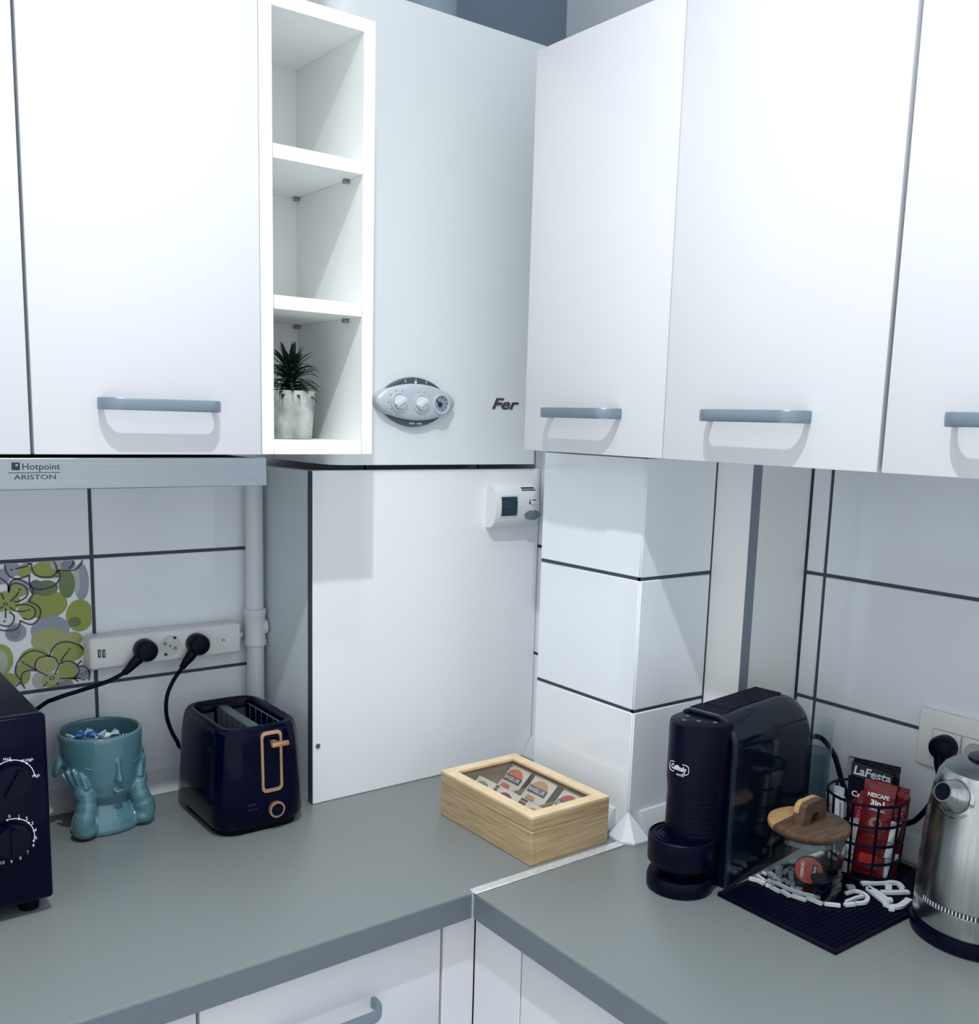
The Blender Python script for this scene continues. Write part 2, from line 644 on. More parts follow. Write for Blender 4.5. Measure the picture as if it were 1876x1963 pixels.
# open shelf unit
su = thing('open_shelf_unit', 'narrow open white shelf unit with three compartments beside the boiler', 'shelf unit', (-0.727, -0.23, 1.489))
X0, X1, T = -0.8155, -0.6400, 0.0185
YB = -0.124
obj('side_panel', B(X0, X0+T, YD, YB, 1.489, 2.0895, 0.0008), WHITE_IN, su)
obj('side_panel', B(X1-T, X1, YD, YB, 1.489, 2.0895, 0.0008), WHITE_IN, su)
obj('top_board', B(X0+T, X1-T, YD+0.0002, YB, 2.0715, 2.0895, 0.0006), WHITE_IN, su)
obj('bottom_board', B(X0+T, X1-T, YD+0.0002, YB, 1.489, 1.5085, 0.0006), WHITE_IN, su)
obj('back_panel', B(X0+T, X1-T, YB-0.005, YB, 1.5085, 2.0715), WHITE_IN, su)
for zt in (1.9015, 1.7055):
    sh = obj('shelf', B(X0+T+0.0012, X1-T-0.0006, YD+0.0006, YB-0.0055, zt-0.0185, zt, 0.0006), WHITE_IN, su)
    for yy in (-0.299, -0.139):
        for s in (0, 1):
            xa = X1-T if s else X0+T
            sg = -1 if s else 1
            b = basis((xa, yy, zt-0.0185-0.0032), (0, 1, 0), (0, 0, 1)) if s == 0 else basis((xa, yy, zt-0.0185-0.0032), (0, -1, 0), (0, 0, 1))
            bm = prism(ell(0.0028, 0.0028, 12), b, 0.007)
            prism(ell(0.0038, 0.0038, 12), b, 0.0095, bm, h0=0.007)
            obj('shelf_pin', bm, mat('pin_metal', (0.28, 0.33, 0.36), 0.35, metal=0.8), sh)

# ================================================================== HOOD
hood = thing('cooker_hood', 'stainless steel pull out cooker hood under the left wall cupboard', 'cooker hood', (-1.113, -0.18, 1.446))
obj('body', B(-1.411, -0.8135, -0.330, -0.012, 1.452, 1.483), CARCASS, hood)
hf = obj('front_strip', B(-1.413, -0.8115, -0.3455, -0.3305, 1.4462, 1.4845, 0.0008), STEEL, hood)
PH = at_y(66, 895, -0.3455)
bm = text('Hotpoint', FB(at_y(78.5, 895, -0.3455).x, -0.3457, at_y(75, 895, -0.3455).z), 0.0078, bold=0.00004, width=0.0425)
text('ARISTON', FB(at_y(68, 915, -0.3455).x, -0.3457, at_y(68, 915, -0.3455).z), 0.0056, bm=bm, width=0.0470, bold=0.00003)
p = at_y(66, 906, -0.3455)
prism([(-0.029, -0.0004), (0.029, -0.0004), (0.029, 0.0004), (-0.029, 0.0004)], FB(p.x, -0.3456, p.z), 0.0003, bm)
p = at_y(30, 894, -0.3455)
sq = FB(p.x, -0.3456, p.z)
prism([(-0.0046, -0.0046), (0.0046, -0.0046), (0.0046, 0.0046), (-0.0046, 0.0046)], sq, 0.0003, bm)
obj('brand_lettering', bm, INK_D, hf)
obj('brand_dot', prism(ell(0.0014, 0.0014, 10), FB(p.x+0.001, -0.3459, p.z+0.0014), 0.0002), STEEL, hf)

# ================================================================== RIGHT WALL CUPBOARDS
XD = -0.385
ZB, ZT = 1.4995, 2.099
ys = [-0.384, -0.6845, -1.0105, -1.337]
labs = ['narrow white wall cupboard nearest the boiler on the right wall', 'middle white wall cupboard above the coffee machine', 'white wall cupboard at the right edge above the kettle']
gaps = [(0.0, 0.0008), (0.0008, 0.0028), (0.0028, 0.003)]
for i in range(3):
    ya, yb = ys[i], ys[i+1]
    c = thing('wall_cupboard', labs[i], 'cupboard', (-0.19, (ya+yb)/2, ZB))
    obj('body', B(-0.3665, 0.0, yb+0.0008, ya-0.0005, ZB, ZT), WHITE_IN if i == 0 else CARCASS, c)
    d = obj('door', B(XD, -0.3668, yb+gaps[i][1], ya-gaps[i][0], ZB-0.0005, ZT, 0.0010, 2), WHITE, c)
    yh = [-0.5255, -0.841, -1.166][i]
    bow_handle(d, FR(XD, yh, 1.5585))

# ================================================================== BOILER
YBF = -0.213
boiler = thing('gas_boiler', 'tall white wall hung gas boiler between shelf unit and right cupboards', 'boiler', (-0.428, -0.1, 1.4665))
poly = []
XL, XR, RL, RR = -0.6395, -0.2135, 0.036, 0.012
for i in range(9):
    a = pi + pi/2*i/8
    poly.append((XL+RL+RL*cos(a), YBF+RL+RL*sin(a)))
for i in range(5):
    a = 1.5*pi + pi/2*i/4
    poly.append((XR-RR+RR*cos(a), YBF+RR+RR*sin(a)))
poly += [(XR, -0.002), (XL, -0.002)]
BW = mat('boiler_white_enamel', (0.74, 0.79, 0.81), 0.35)
bm = loft([[Vector((x*1.0, y, z)) for x, y in poly] for z in (1.4665, 2.187)])
obj('casing', bm, BW, boiler)
obj('flue', lathe([(0.052, 2.188), (0.052, 2.61)], (-0.40, -0.10), 28), mat('flue_grey', (0.22, 0.28, 0.34), 0.6), boiler)
pc = at_y(790, 771, YBF)
PM = FB(pc.x, YBF, pc.z)
DARKG = mat('dark_grey_panel', (0.055, 0.085, 0.11), 0.4)
SILV = mat('silver_grey_plastic', (0.50, 0.57, 0.62), 0.30, metal=0.15)
cp = obj('control_panel', prism(ell(0.066, 0.0412, 40, 1.12), PM, 0.010, taper=0.97), DARKG, boiler)
rings = []
for k, (s, h) in enumerate(((1.0, 0.002), (1.0, 0.012), (0.97, 0.0145), (0.85, 0.017), (0.6, 0.0185), (0.3, 0.019))):
    rings.append([PM @ Vector((x*s, y*s, h)) for x, y in ell(0.0775, 0.0302, 48, 1.06)])
obj('fascia', loft(rings), SILV, cp)
for kx, ky in ((-0.0375, -0.0005), (0.0050, -0.0015)):
    K = FB(pc.x+kx, YBF-0.0180, pc.z+ky)
    bm = ring(0.0128, 0.0155, K, 0.0030, 32)
    kr = obj('knob_ring', bm, mat('pale_silver', (0.60, 0.66, 0.70), 0.25, metal=0.2), cp)
    bm = prism(ell(0.0120, 0.0120, 32), K, 0.0055, taper=0.95)
    Kr = K @ Matrix.Rotation(radians(32), 4, 'Z')
    prism([(-0.0108, -0.003), (0.0108, -0.003), (0.0118, 0.0), (0.0108, 0.003), (-0.0108, 0.003), (-0.0118, 0)], Kr, 0.0105, bm, h0=0.005, taper=0.9)
    obj('knob', bm, mat('knob_white', (0.66, 0.71, 0.74), 0.3), cp)
    bm = bmesh.new()
    for j in range(8):
        a = radians(-130 + j*37)
        ring(0, 0.0008, FB(pc.x+kx+0.0195*cos(a+pi/2), YBF-0.0183, pc.z+ky+0.0185*sin(a+pi/2)), 0.0004, 8, bm)
    obj('scale_marks', bm, INK_D, cp)
K = FB(pc.x+0.0455, YBF-0.0172, pc.z-0.0015)
ring(0.0138, 0.0165, K, 0.0040, 32, bm=(bm := bmesh.new()))
obj('gauge_ring', bm, mat('pale_silver', (0.6, 0.66, 0.7)), cp)
obj('gauge_face', prism(ell(0.0138, 0.0138, 32), K, 0.0018), mat('gauge_grey', (0.26, 0.31, 0.40), 0.35), cp)
bm = ring(0, 0.0042, FB(pc.x+0.0430, YBF-0.0190, pc.z-0.0025), 0.002, 16)
Kr = FB(pc.x+0.0430, YBF-0.0190, pc.z-0.0025) @ Matrix.Rotation(radians(135), 4, 'Z')
prism([(0, -0.0012), (0.0115, -0.0004), (0.0115, 0.0004), (0, 0.0012)], Kr, 0.0016, bm)
for j in range(5):
    a = radians(80-j*38)
    Kt = K @ Matrix.Rotation(a, 4, 'Z')
    prism([(0.0085, -0.0005), (0.0125, -0.0005), (0.0125, 0.0005), (0.0085, 0.0005)], Kt, 0.0023, bm)
obj('gauge_needle', bm, INK_D, cp)
PALE = mat('pale_print', (0.35, 0.42, 0.46), 0.5)
for dx in (-0.0205, 0.0205):
    obj('panel_symbol', prism(ell(0.0016, 0.0026, 10), FB(pc.x+dx, YBF-0.0097, pc.z+0.0335), 0.0008), PALE, cp)
obj('panel_symbol', prism(ell(0.0020, 0.0014, 10), FB(pc.x, YBF-0.0097, pc.z+0.0365), 0.0008), PALE, cp)
for x0 in (-0.012, 0.003):
    obj('panel_button', prism([(x0, -0.0014), (x0+0.0105, -0.0014), (x0+0.0105, 0.0014), (x0, 0.0014)], FB(pc.x, YBF-0.0097, pc.z-0.035), 0.0008), PALE, cp)
bm = prism(ell(0.0019, 0.0016, 10), FB(pc.x-0.0005, YBF-0.0097, pc.z+0.0325), 0.0014)
obj('indicator_light', bm, mat('amber_led', (0.8, 0.6, 0.2), 0.4, emit=((1.0, 0.75, 0.3), 0.9)), cp)
pl = at_y(941, 776, YBF)
bm = text('Fer', FB(pl.x, YBF-0.0003, pl.z+0.0015), 0.0185, align='LEFT', shear=0.32, bold=0.0006, depth=0.0016, width=0.061)
obj('brand_lettering', bm, mat('logo_grey', (0.045, 0.055, 0.075), 0.4), boiler)
bm = prism([(-0.006, -0.0014), (0.005, -0.0014), (0.006, 0.0014), (-0.005, 0.0014)], FB(pl.x+0.0165, YBF-0.0012, pl.z+0.0012), 0.0006)
obj('brand_accent', bm, mat('logo_red', (0.22, 0.02, 0.04), 0.4), boiler)

# cupboard box under the boiler
bx = thing('boiler_cupboard', 'plain white panel cupboard standing on the worktop under the boiler', 'cupboard', (-0.43, -0.1, ZC))
bm = B(-0.6692, -0.1975, -0.2045, -0.1885, ZC+0.0006, 1.4575, 0.0006)
fp = obj('front_panel', bm, mat('white_panel', (0.84, 0.87, 0.89), 0.30), bx)
obj('dark_edge', B(-0.6700, -0.6693, -0.2040, -0.1890, ZC+0.001, 1.457), DARK_EDGE, fp)
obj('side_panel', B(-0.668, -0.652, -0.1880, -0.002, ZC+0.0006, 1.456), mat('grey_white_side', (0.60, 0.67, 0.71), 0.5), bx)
ps = at_y(609, 1430, -0.2045)
bm = ring(0.0022, 0.0042, FB(ps.x, -0.2046, ps.z), 0.0012, 20)
prism(ell(0.0023, 0.0023, 12), FB(ps.x, -0.2046, ps.z), 0.0006, bm)
obj('cam_screw', bm, mat('screw_metal', (0.20, 0.23, 0.24), 0.4, metal=0.8), fp)

# thermostat on that panel
th = thing('room_thermostat', 'white wall thermostat with small dark display on the boiler cupboard', 'thermostat', (-0.27, -0.2046, 1.353))
TX0, TX1, TZ0, TZ1, TD = -0.3225, -0.2205, 1.3525, 1.4305, 0.031
prof = []
zc = (TZ0+TZ1)/2
hz = (TZ1-TZ0)/2
for i in range(17):
    a = -pi/2 + pi*i/16
    prof.append((-0.2046-0.006-(TD-0.006)*max(0, cos(a))**0.7, zc+hz*sin(a)))
pr = [(-0.2046, TZ0)] + prof + [(-0.2046, TZ1)]
rg = []
for x, s in ((TX0, 0.985), (TX0+0.002, 1.0), (TX1-0.008, 1.0), (TX1-0.003, 0.97), (TX1, 0.90)):
    rg.append([Vector((x, -0.2046+(y+0.2046)*s, zc+(z-zc)*s)) for y, z in pr])
body = obj('body', loft(rg), WHITE_PL, th)


def ty(z):
    s = max(-1, min(1, (z-zc)/hz))
    a = math.asin(s)
    return -0.2046-0.006-(TD-0.006)*max(0, cos(a))**0.7


def patch(x0, x1, z0, z1, lift, bm=None, n=6):
    bm = bm or bmesh.new()
    rr = []
    for i in range(n+1):
        z = z0+(z1-z0)*i/n
        y = ty(z)-lift
        rr.append([Vector((x0, y, z)), Vector((x1, y, z)), Vector((x1, y+0.002, z)), Vector((x0, y+0.002, z))])
    return loft(rr, bm)


a = at_y(962, 953, -0.2355)
b = at_y(990, 988, -0.2345)
obj('display_frame', patch(a.x-0.0022, b.x+0.003, b.z-0.003, a.z+0.0025, 0.0006), mat('frame_white', (0.62, 0.67, 0.70), 0.25), th)
dsp = obj('display', patch(a.x, b.x, b.z, a.z, 0.0010), mat('lcd_dark', (0.018, 0.045, 0.06), 0.2), th)
bm = bmesh.new()
zz = (a.z+b.z)/2+0.003
for i, ch in enumerate('20'):
    text(ch, FB(a.x+0.009+i*0.010, ty(zz)-0.0011, zz), 0.012, bm=bm)
obj('display_digits', bm, mat('lcd_digit', (0.045, 0.085, 0.10), 0.4), dsp)
e = at_y(1019, 987, -0.2325)
bm = bmesh.new()
for s in (-1, 1):
    poly = [(s*(0.0008+0.0185*cos(t*pi/12)), 0.0088*sin(t*pi/12)) for t in range(-6, 7)]
    prism(poly, FB(e.x, ty(e.z)+0.001, e.z), 0.0025, bm)
obj('button', bm, mat('button_grey', (0.15, 0.20, 0.25), 0.4), th)
ring(0.0185, 0.0205, FB(e.x, ty(e.z)+0.0015, e.z), 0.0018, 36, bm=(bm := bmesh.new()), sy=0.52)
obj('button_ring', bm, WHITE_PL, th)
bm = bmesh.new()
for (u0, u1, v0, v1) in ((1002, 1027, 934.5, 937), (1002, 1028, 939, 940.5), (1013.5, 1015.5, 957.5, 960), (1019, 1026, 957.5, 959), (1012.5, 1015.5, 961.5, 966)):
    q0 = at_y(u0, v0, -0.233)
    q1 = at_y(u1, v1, -0.233)
    patch(q0.x, q1.x, q1.z, q0.z, 0.0004, bm, 2)
obj('printed_marks', bm, mat('print_grey', (0.035, 0.045, 0.055), 0.5), th)
q0 = at_y(1016, 961, -0.233)
q1 = at_y(1025, 966, -0.233)
obj('slide_switch', patch(q0.x, q1.x, q1.z, q0.z, 0.0022, None, 2), WHITE_PL, th)

# ================================================================== PIPE
pp = thing('riser_pipe', 'white painted vertical pipe with a tee fitting beside the power strip', 'pipe', (-0.690, -0.026, ZC))
obj('tube', lathe([(0.0152, ZC+0.0005), (0.0152, 1.445)], (-0.690, -0.026), 28), WHITE_PAINT, pp)
bm = lathe([(0.0158, 1.140), (0.0195, 1.142), (0.0195, 1.150), (0.0180, 1.153), (0.0180, 1.195), (0.0195, 1.198), (0.0195, 1.206), (0.0158, 1.208)], (-0.690, -0.026), 28)
t = lathe([(0.012, 0.0), (0.012, 0.0135), (0.0135, 0.0145), (0.0135, 0.0175), (0.010, 0.0188), (0.0, 0.019)], (0, 0), 24)
merge(bm, t, Matrix.Translation((-0.690, -0.030, 1.174)) @ Matrix.Rotation(radians(90), 4, 'Y'))
obj('tee_fitting', bm, WHITE_PAINT, pp)

# ================================================================== POWER STRIP
st = thing('power_strip', 'white wall mounted power strip with three sockets above the toaster', 'power strip', (-0.848, 0, 1.134))
SY = -0.041
sb = obj('body', B(-0.9745, -0.7220, SY, -0.0005, 1.134, 1.187, 0.006, 3), WHITE_PL, st)
for u in (190.5, 199):
    q = at_y(u, 1253, SY)
    bm = B(q.x-0.0024, q.x+0.0024, SY-0.0004, SY+0.001, q.z-0.0065, q.z+0.0065)
    o = obj('usb_port', bm, INK_D, sb)
    obj('usb_tongue', B(q.x-0.0007, q.x+0.0013, SY-0.0007, SY, q.z-0.0045, q.z+0.0045), mat('usb_grey', (0.35, 0.40, 0.42), 0.5), o)
sock = [at_y(u, v, SY) for u, v in ((275, 1245), (326, 1239), (375, 1236))]
for i, q in enumerate(sock):
    K = FB(q.x, SY, 1.1605)
    bm = ring(0.0178, 0.0195, K, 0.0012, 36)
    s_ = obj('socket', bm, WHITE_PL, sb)
    if i == 1:
        obj('socket_well', prism(ell(0.0178, 0.0178, 32), K, 0.0004), mat('socket_well', (0.55, 0.60, 0.60), 0.4), s_)
        bm = bmesh.new()
        for a in (150, 330):
            ring(0.0016, 0.0026, FB(q.x+0.0095*cos(radians(a)), SY-0.0005, 1.1605+0.0095*sin(radians(a))), 0.0006, 14, bm)
        ring(0.001, 0.0018, FB(q.x, SY-0.0005, 1.1605), 0.0006, 12, bm)
        for a in (60, 240):
            Kc = FB(q.x+0.0155*cos(radians(a)), SY-0.0004, 1.1605+0.0155*sin(radians(a))) @ Matrix.Rotation(radians(a), 4, 'Z')
            prism([(-0.002, -0.0025), (0.002, -0.0025), (0.002, 0.0025), (-0.002, 0.0025)], Kc, 0.0012, bm)
        obj('socket_contacts', bm, INK_D, s_)
q = at_y(427, 1227, SY)
K = FB(q.x, SY, 1.1605)
bm = ring(0.0088, 0.0098, K, 0.0010, 28)
prism(ell(0.0085, 0.0085, 24), K, 0.0014, bm)
pb = obj('power_button', bm, WHITE_PL, sb)
bm = ring(0.0024, 0.0032, FB(q.x, SY-0.0015, 1.1605), 0.0003, 20, a0=radians(120), a1=radians(420))
prism([(-0.0004, 0), (0.0004, 0), (0.0004, 0.0034), (-0.0004, 0.0034)], FB(q.x, SY-0.0015, 1.1605), 0.0003, bm)
obj('power_symbol', bm, INK_D, pb)
bm = tube([(-0.722, -0.021, 1.1605), (-0.716, -0.021, 1.1605), (-0.708, -0.008, 1.1605), (-0.702, -0.006, 1.16)], [0.0058, 0.005, 0.004, 0.004], 12)
obj('cord_outlet', bm, WHITE_PL, sb)


def plug(parent, q, tail, down):
    """round black plug at q on the strip with its moulded tail running to the cord"""
    K = FB(q.x, SY-0.0015, 1.1605)
    bm = bmesh.new()
    rr = []
    for r, h in ((0.0176, 0.0), (0.0180, 0.006), (0.0178, 0.018), (0.0150, 0.023), (0.008, 0.0245)):
        rr.append([K @ Vector((r*cos(2*pi*i/28), r*sin(2*pi*i/28), h)) for i in range(28)])
    loft(rr, bm)
    tube(tail, down, 12, bm)
    return obj('plug', bm, BLACK_SAT, parent)


# ================================================================== DECOR TILE PRINT
bm = bmesh.new()
PM_ = {'lime': 0, 'olive': 1, 'grey': 2, 'lav': 3, 'line': 4, 'deep': 5, 'white': 6, 'pale': 7, 'limey': 8}
pmats = [mat('print_lime', (0.30, 0.36, 0.07), 0.12), mat('print_olive', (0.13, 0.20, 0.07), 0.12), mat('print_soft_grey', (0.20, 0.24, 0.30), 0.12),
         mat('print_lavender', (0.30, 0.33, 0.42), 0.12), mat('print_line', (0.008, 0.012, 0.035), 0.15), mat('print_slate', (0.10, 0.14, 0.13), 0.12), mat('print_paper', (0.74, 0.79, 0.81), 0.12), mat('print_pale', (0.44, 0.50, 0.44), 0.12), mat('print_yellow_lime', (0.37, 0.40, 0.15), 0.12)]
TLX0, TLX1 = -1.454+G/2+0.001, -0.955-G/2-0.001
TLZ0, TLZ1 = 1.102+G/2+0.001, 1.311-G/2-0.001
lev = [0]


def zp(u, v):          # close-up crop coordinates of the tile -> tile surface
    return at_y(u/7.268, 1060+v/7.268, 0.0)


def blob(u, v, ru, rv, col, ang=0):
    c = zp(u, v)
    ex = zp(u+ru, v).x-c.x
    ez = c.z-zp(u, v+rv).z
    lev[0] += 1
    pts = []
    for i in range(40):
        t = 2*pi*i/40
        a, b_ = ex*cos(t), ez*sin(t)
        x = c.x+a*cos(ang)-b_*sin(ang)
        z = c.z+a*sin(ang)+b_*cos(ang)
        pts.append((min(max(x, TLX0), TLX1), min(max(z, TLZ0), TLZ1)))
    y = -0.00002*lev[0]-0.00004
    seen, vs_ = None, []
    for x, z in pts:
        if seen and abs(seen[0]-x)+abs(seen[1]-z) < 1e-6:
            continue
        vs_.append(bm.verts.new((x, y, z)))
        seen = (x, z)
    if len(vs_) > 2:
        bm.faces.new(vs_).material_index = PM_[col]


for b_ in ((1130, 400, 110, 260, 'lav'), (1060, 380, 50, 190, 'pale'), (650, 720, 290, 200, 'lime'), (690, 230, 250, 130, 'lime'), (930, 430, 115, 200, 'olive'), (790, 160, 90, 75, 'pale'), (950, 165, 100, 75, 'grey'),
           (330, 250, 110, 90, 'lime'), (165, 225, 115, 110, 'lav'), (640, 490, 170, 110, 'olive'), (500, 480, 100, 105, 'deep'), (30, 330, 110, 110, 'lav'),
           (250, 500, 150, 120, 'lav'), (230, 520, 120, 100, 'lime'), (90, 680, 190, 150, 'lime'), (400, 790, 150, 120, 'lime'), (-120, 700, 150, 160, 'lime'), (90, 900, 120, 95, 'white'), (220, 1110, 150, 130, 'lav'), (190, 1110, 100, 95, 'grey'),
           (700, 1070, 270, 195, 'lav'), (640, 1120, 190, 160, 'lav'), (680, 1210, 245, 170, 'limey'), (1010, 1200, 140, 105, 'limey'), (1110, 870, 190, 225, 'lime'), (1040, 960, 90, 70, 'olive'),
           (480, 1480, 215, 165, 'lime'), (950, 1380, 220, 145, 'lime'), (0, 1490, 185, 220, 'lime'), (-10, 1520, 120, 165, 'pale'), (640, 1550, 160, 130, 'limey'), (960, 1640, 150, 140, 'lime'), (310, 1690, 115, 150, 'lime'),
           (560, 1770, 110, 120, 'pale'), (720, 1770, 150, 100, 'limey'), (1165, 1660, 105, 110, 'lav'), (900, 1830, 120, 60, 'lav'), (110, 1790, 120, 120, 'lime'),
           (-420, 400, 220, 200, 'lav'), (-500, 800, 240, 220, 'lime'), (-300, 1150, 180, 160, 'grey'), (-560, 1400, 260, 240, 'limey'), (-260, 1700, 200, 170, 'lav'), (-900, 500, 240, 220, 'lime'), (-1000, 1100, 240, 220, 'lav'), (-1250, 1500, 260, 240, 'lime'), (-1350, 700, 240, 220, 'lime'), (-1750, 1000, 240, 240, 'lav'), (-1900, 1500, 240, 240, 'lime'), (-1850, 400, 240, 200, 'limey')):
    blob(*b_)


def stroke(pts, w=0.0021):
    pts = [zp(*q_) for q_ in pts]
    pts = curve_pts(pts, 6)
    y = -0.0012
    L, R = [], []
    for i, q_ in enumerate(pts):
        t = pts[min(i+1, len(pts)-1)]-pts[max(i-1, 0)]
        n_ = Vector((-t.z, 0, t.x)).normalized()*w*0.5
        for lst, s in ((L, 1), (R, -1)):
            p_ = q_+n_*s
            lst.append(bm.verts.new((min(max(p_.x, TLX0), TLX1), y, min(max(p_.z, TLZ0), TLZ1))))
    for i in range(len(L)-1):
        bm.faces.new((L[i], L[i+1], R[i+1], R[i])).material_index = 4


FL = [[(65, 160), (80, 250), (140, 330), (230, 360), (330, 340), (410, 310)], [(440, 150), (440, 210), (480, 290), (560, 330), (680, 335), (750, 310), (790, 250), (780, 180), (745, 110)],
      [(315, 140), (440, 145)], [(215, 220), (330, 195), (420, 150)], [(410, 310), (405, 390), (440, 470), (520, 505), (640, 495), (760, 450), (820, 370), (830, 290), (820, 240)],
      [(790, 240), (900, 245), (1020, 240), (1100, 190), (1150, 100)], [(1025, 105), (1010, 160), (960, 220)], [(800, 240), (800, 290)],
      [(-60, 330), (0, 350), (60, 390), (110, 450), (120, 550)], [(120, 550), (130, 430), (200, 370), (290, 375), (390, 430), (450, 500), (450, 580), (400, 680)],
      [(400, 680), (500, 720), (560, 790), (550, 890), (490, 970), (420, 995), (340, 970), (280, 940)], [(280, 940), (270, 1010), (210, 1065), (100, 1080), (0, 1070), (-100, 1000)],
      [(130, 520), (150, 450), (220, 420), (320, 450), (380, 520), (370, 600), (290, 660), (190, 685)], [(215, 735), (330, 715), (440, 740), (490, 800), (480, 880), (420, 920), (360, 920), (315, 900)],
      [(125, 820), (190, 870), (190, 940), (150, 1000), (80, 1020), (0, 1000)], [(140, 675), (210, 610), (260, 540)], [(135, 755), (200, 800), (280, 815), (360, 805)], [(80, 765), (75, 905)], [(50, 650), (30, 590), (0, 560)], [(-40, 800), (0, 770), (45, 740)],
      [(290, 1770), (220, 1680), (225, 1570), (280, 1470), (380, 1385), (490, 1360), (600, 1390), (690, 1445)], [(690, 1445), (720, 1350), (800, 1265), (920, 1235), (1040, 1260), (1130, 1310), (1180, 1380)],
      [(500, 1635), (485, 1560), (520, 1480), (600, 1440), (690, 1435), (770, 1470), (820, 1550)], [(345, 1540), (430, 1590), (520, 1640), (660, 1710)], [(950, 1365), (880, 1450), (840, 1540)], [(765, 1695), (790, 1620), (830, 1540)],
      [(830, 1540), (920, 1505), (1010, 1520), (1080, 1580), (1100, 1650), (1060, 1710), (1030, 1745)], [(830, 1748), (930, 1745), (1030, 1740), (1130, 1750)], [(1030, 1745), (1090, 1790)], [(1070, 1570), (1130, 1500)],
      [(1080, 1580), (1170, 1580), (1230, 1640), (1245, 1720), (1230, 1775)], [(295, 1780), (300, 1700), (350, 1650), (440, 1635), (510, 1640)], [(215, 1860), (300, 1790)], [(295, 1790), (345, 1890)], [(660, 1795), (605, 1860)], [(800, 1805), (800, 1835)]]
for s_ in FL:
    stroke(s_)
for s_ in FL[8:20]:                       # the same flower again on the part of the tile beyond the frame
    stroke([(u-1150, v+330) for u, v in s_])
for (u, v, r_) in ((75, 710, 0.0033), (722, 1740, 0.0042), (-1075, 1040, 0.0033)):
    c = zp(u, v)
    ring(r_*0.62, r_, FB(c.x, -0.0011, c.z), 0.0002, 18, bm, 4, sy=0.75)
for (u, v) in ((270, 508), (395, 793), (60, 950), (160, 235), (785, 328), (320, 1522), (965, 1338), (1165, 1765)):
    c = zp(u, v)
    ring(0, 0.0016, FB(c.x, -0.0011, c.z), 0.0002, 10, bm, 4)
bmesh.ops.translate(bm, verts=bm.verts, vec=-Vector(decor_tile.location))
o = obj('flower_print', bm, pmats, decor_tile, smooth=False, local=True, label='green and grey flower print')

# ================================================================== BASE CABINETS
YF = -0.585


def base_left(x0, x1, label, hx):
    c = thing('base_cabinet', label, 'cabinet', ((x0+x1)/2, -0.3, 0))
    obj('body', B(x0+0.001, x1-0.001, -0.564, -0.01, 0.1, 0.861), CARCASS, c)
    obj('plinth', B(x0+0.001, x1-0.001, -0.52, -0.05, 0.0, 0.0995), CARCASS, c)
    d = obj('drawer_front', B(x0+0.0022, x1-0.0022, YF, -0.5645, 0.700, 0.855, 0.001, 2), WHITE, c)
    bow_handle(d, FB(hx, YF, 0.777))
    d = obj('door', B(x0+0.0022, x1-0.0022, YF, -0.5645, 0.104, 0.696, 0.001, 2), WHITE, c)
    bow_handle(d, FB(hx, YF, 0.64))
    return c


base_left(-1.60, -1.0125, 'white base cabinet at the lower left under the microwave', -1.306)
base_left(-1.0125, -0.6655, 'white base cabinet with a grey bow handle under the toaster', -0.8485)
fl = obj('filler_panel', B(-0.6630, -0.6090, YF, -0.5645, 0.10, 0.861, 0.0008), WHITE)
tag(fl, 'narrow white filler panel facing forward in the inner corner under the worktop joint', 'filler panel')
fl = obj('filler_panel', B(-0.6085, -0.5885, -0.6885, -0.5860, 0.10, 0.861, 0.0008), WHITE)
tag(fl, 'narrow white filler panel facing left under the worktop joint', 'filler panel')
c = thing('base_cabinet', 'white base cabinet under the coffee machine and kettle', 'cabinet', (-0.3, -1.0, 0))
obj('body', B(-0.588, -0.01, -1.289, -0.692, 0.1, 0.861), CARCASS, c)
obj('plinth', B(-0.54, -0.05, -1.289, -0.692, 0.0, 0.0995), CARCASS, c)
d = obj('door', B(-0.6085, -0.5885, -1.288, -0.6915, 0.104, 0.857, 0.001, 2), WHITE, c)
bow_handle(d, FR(-0.6085, -0.99, 0.64))

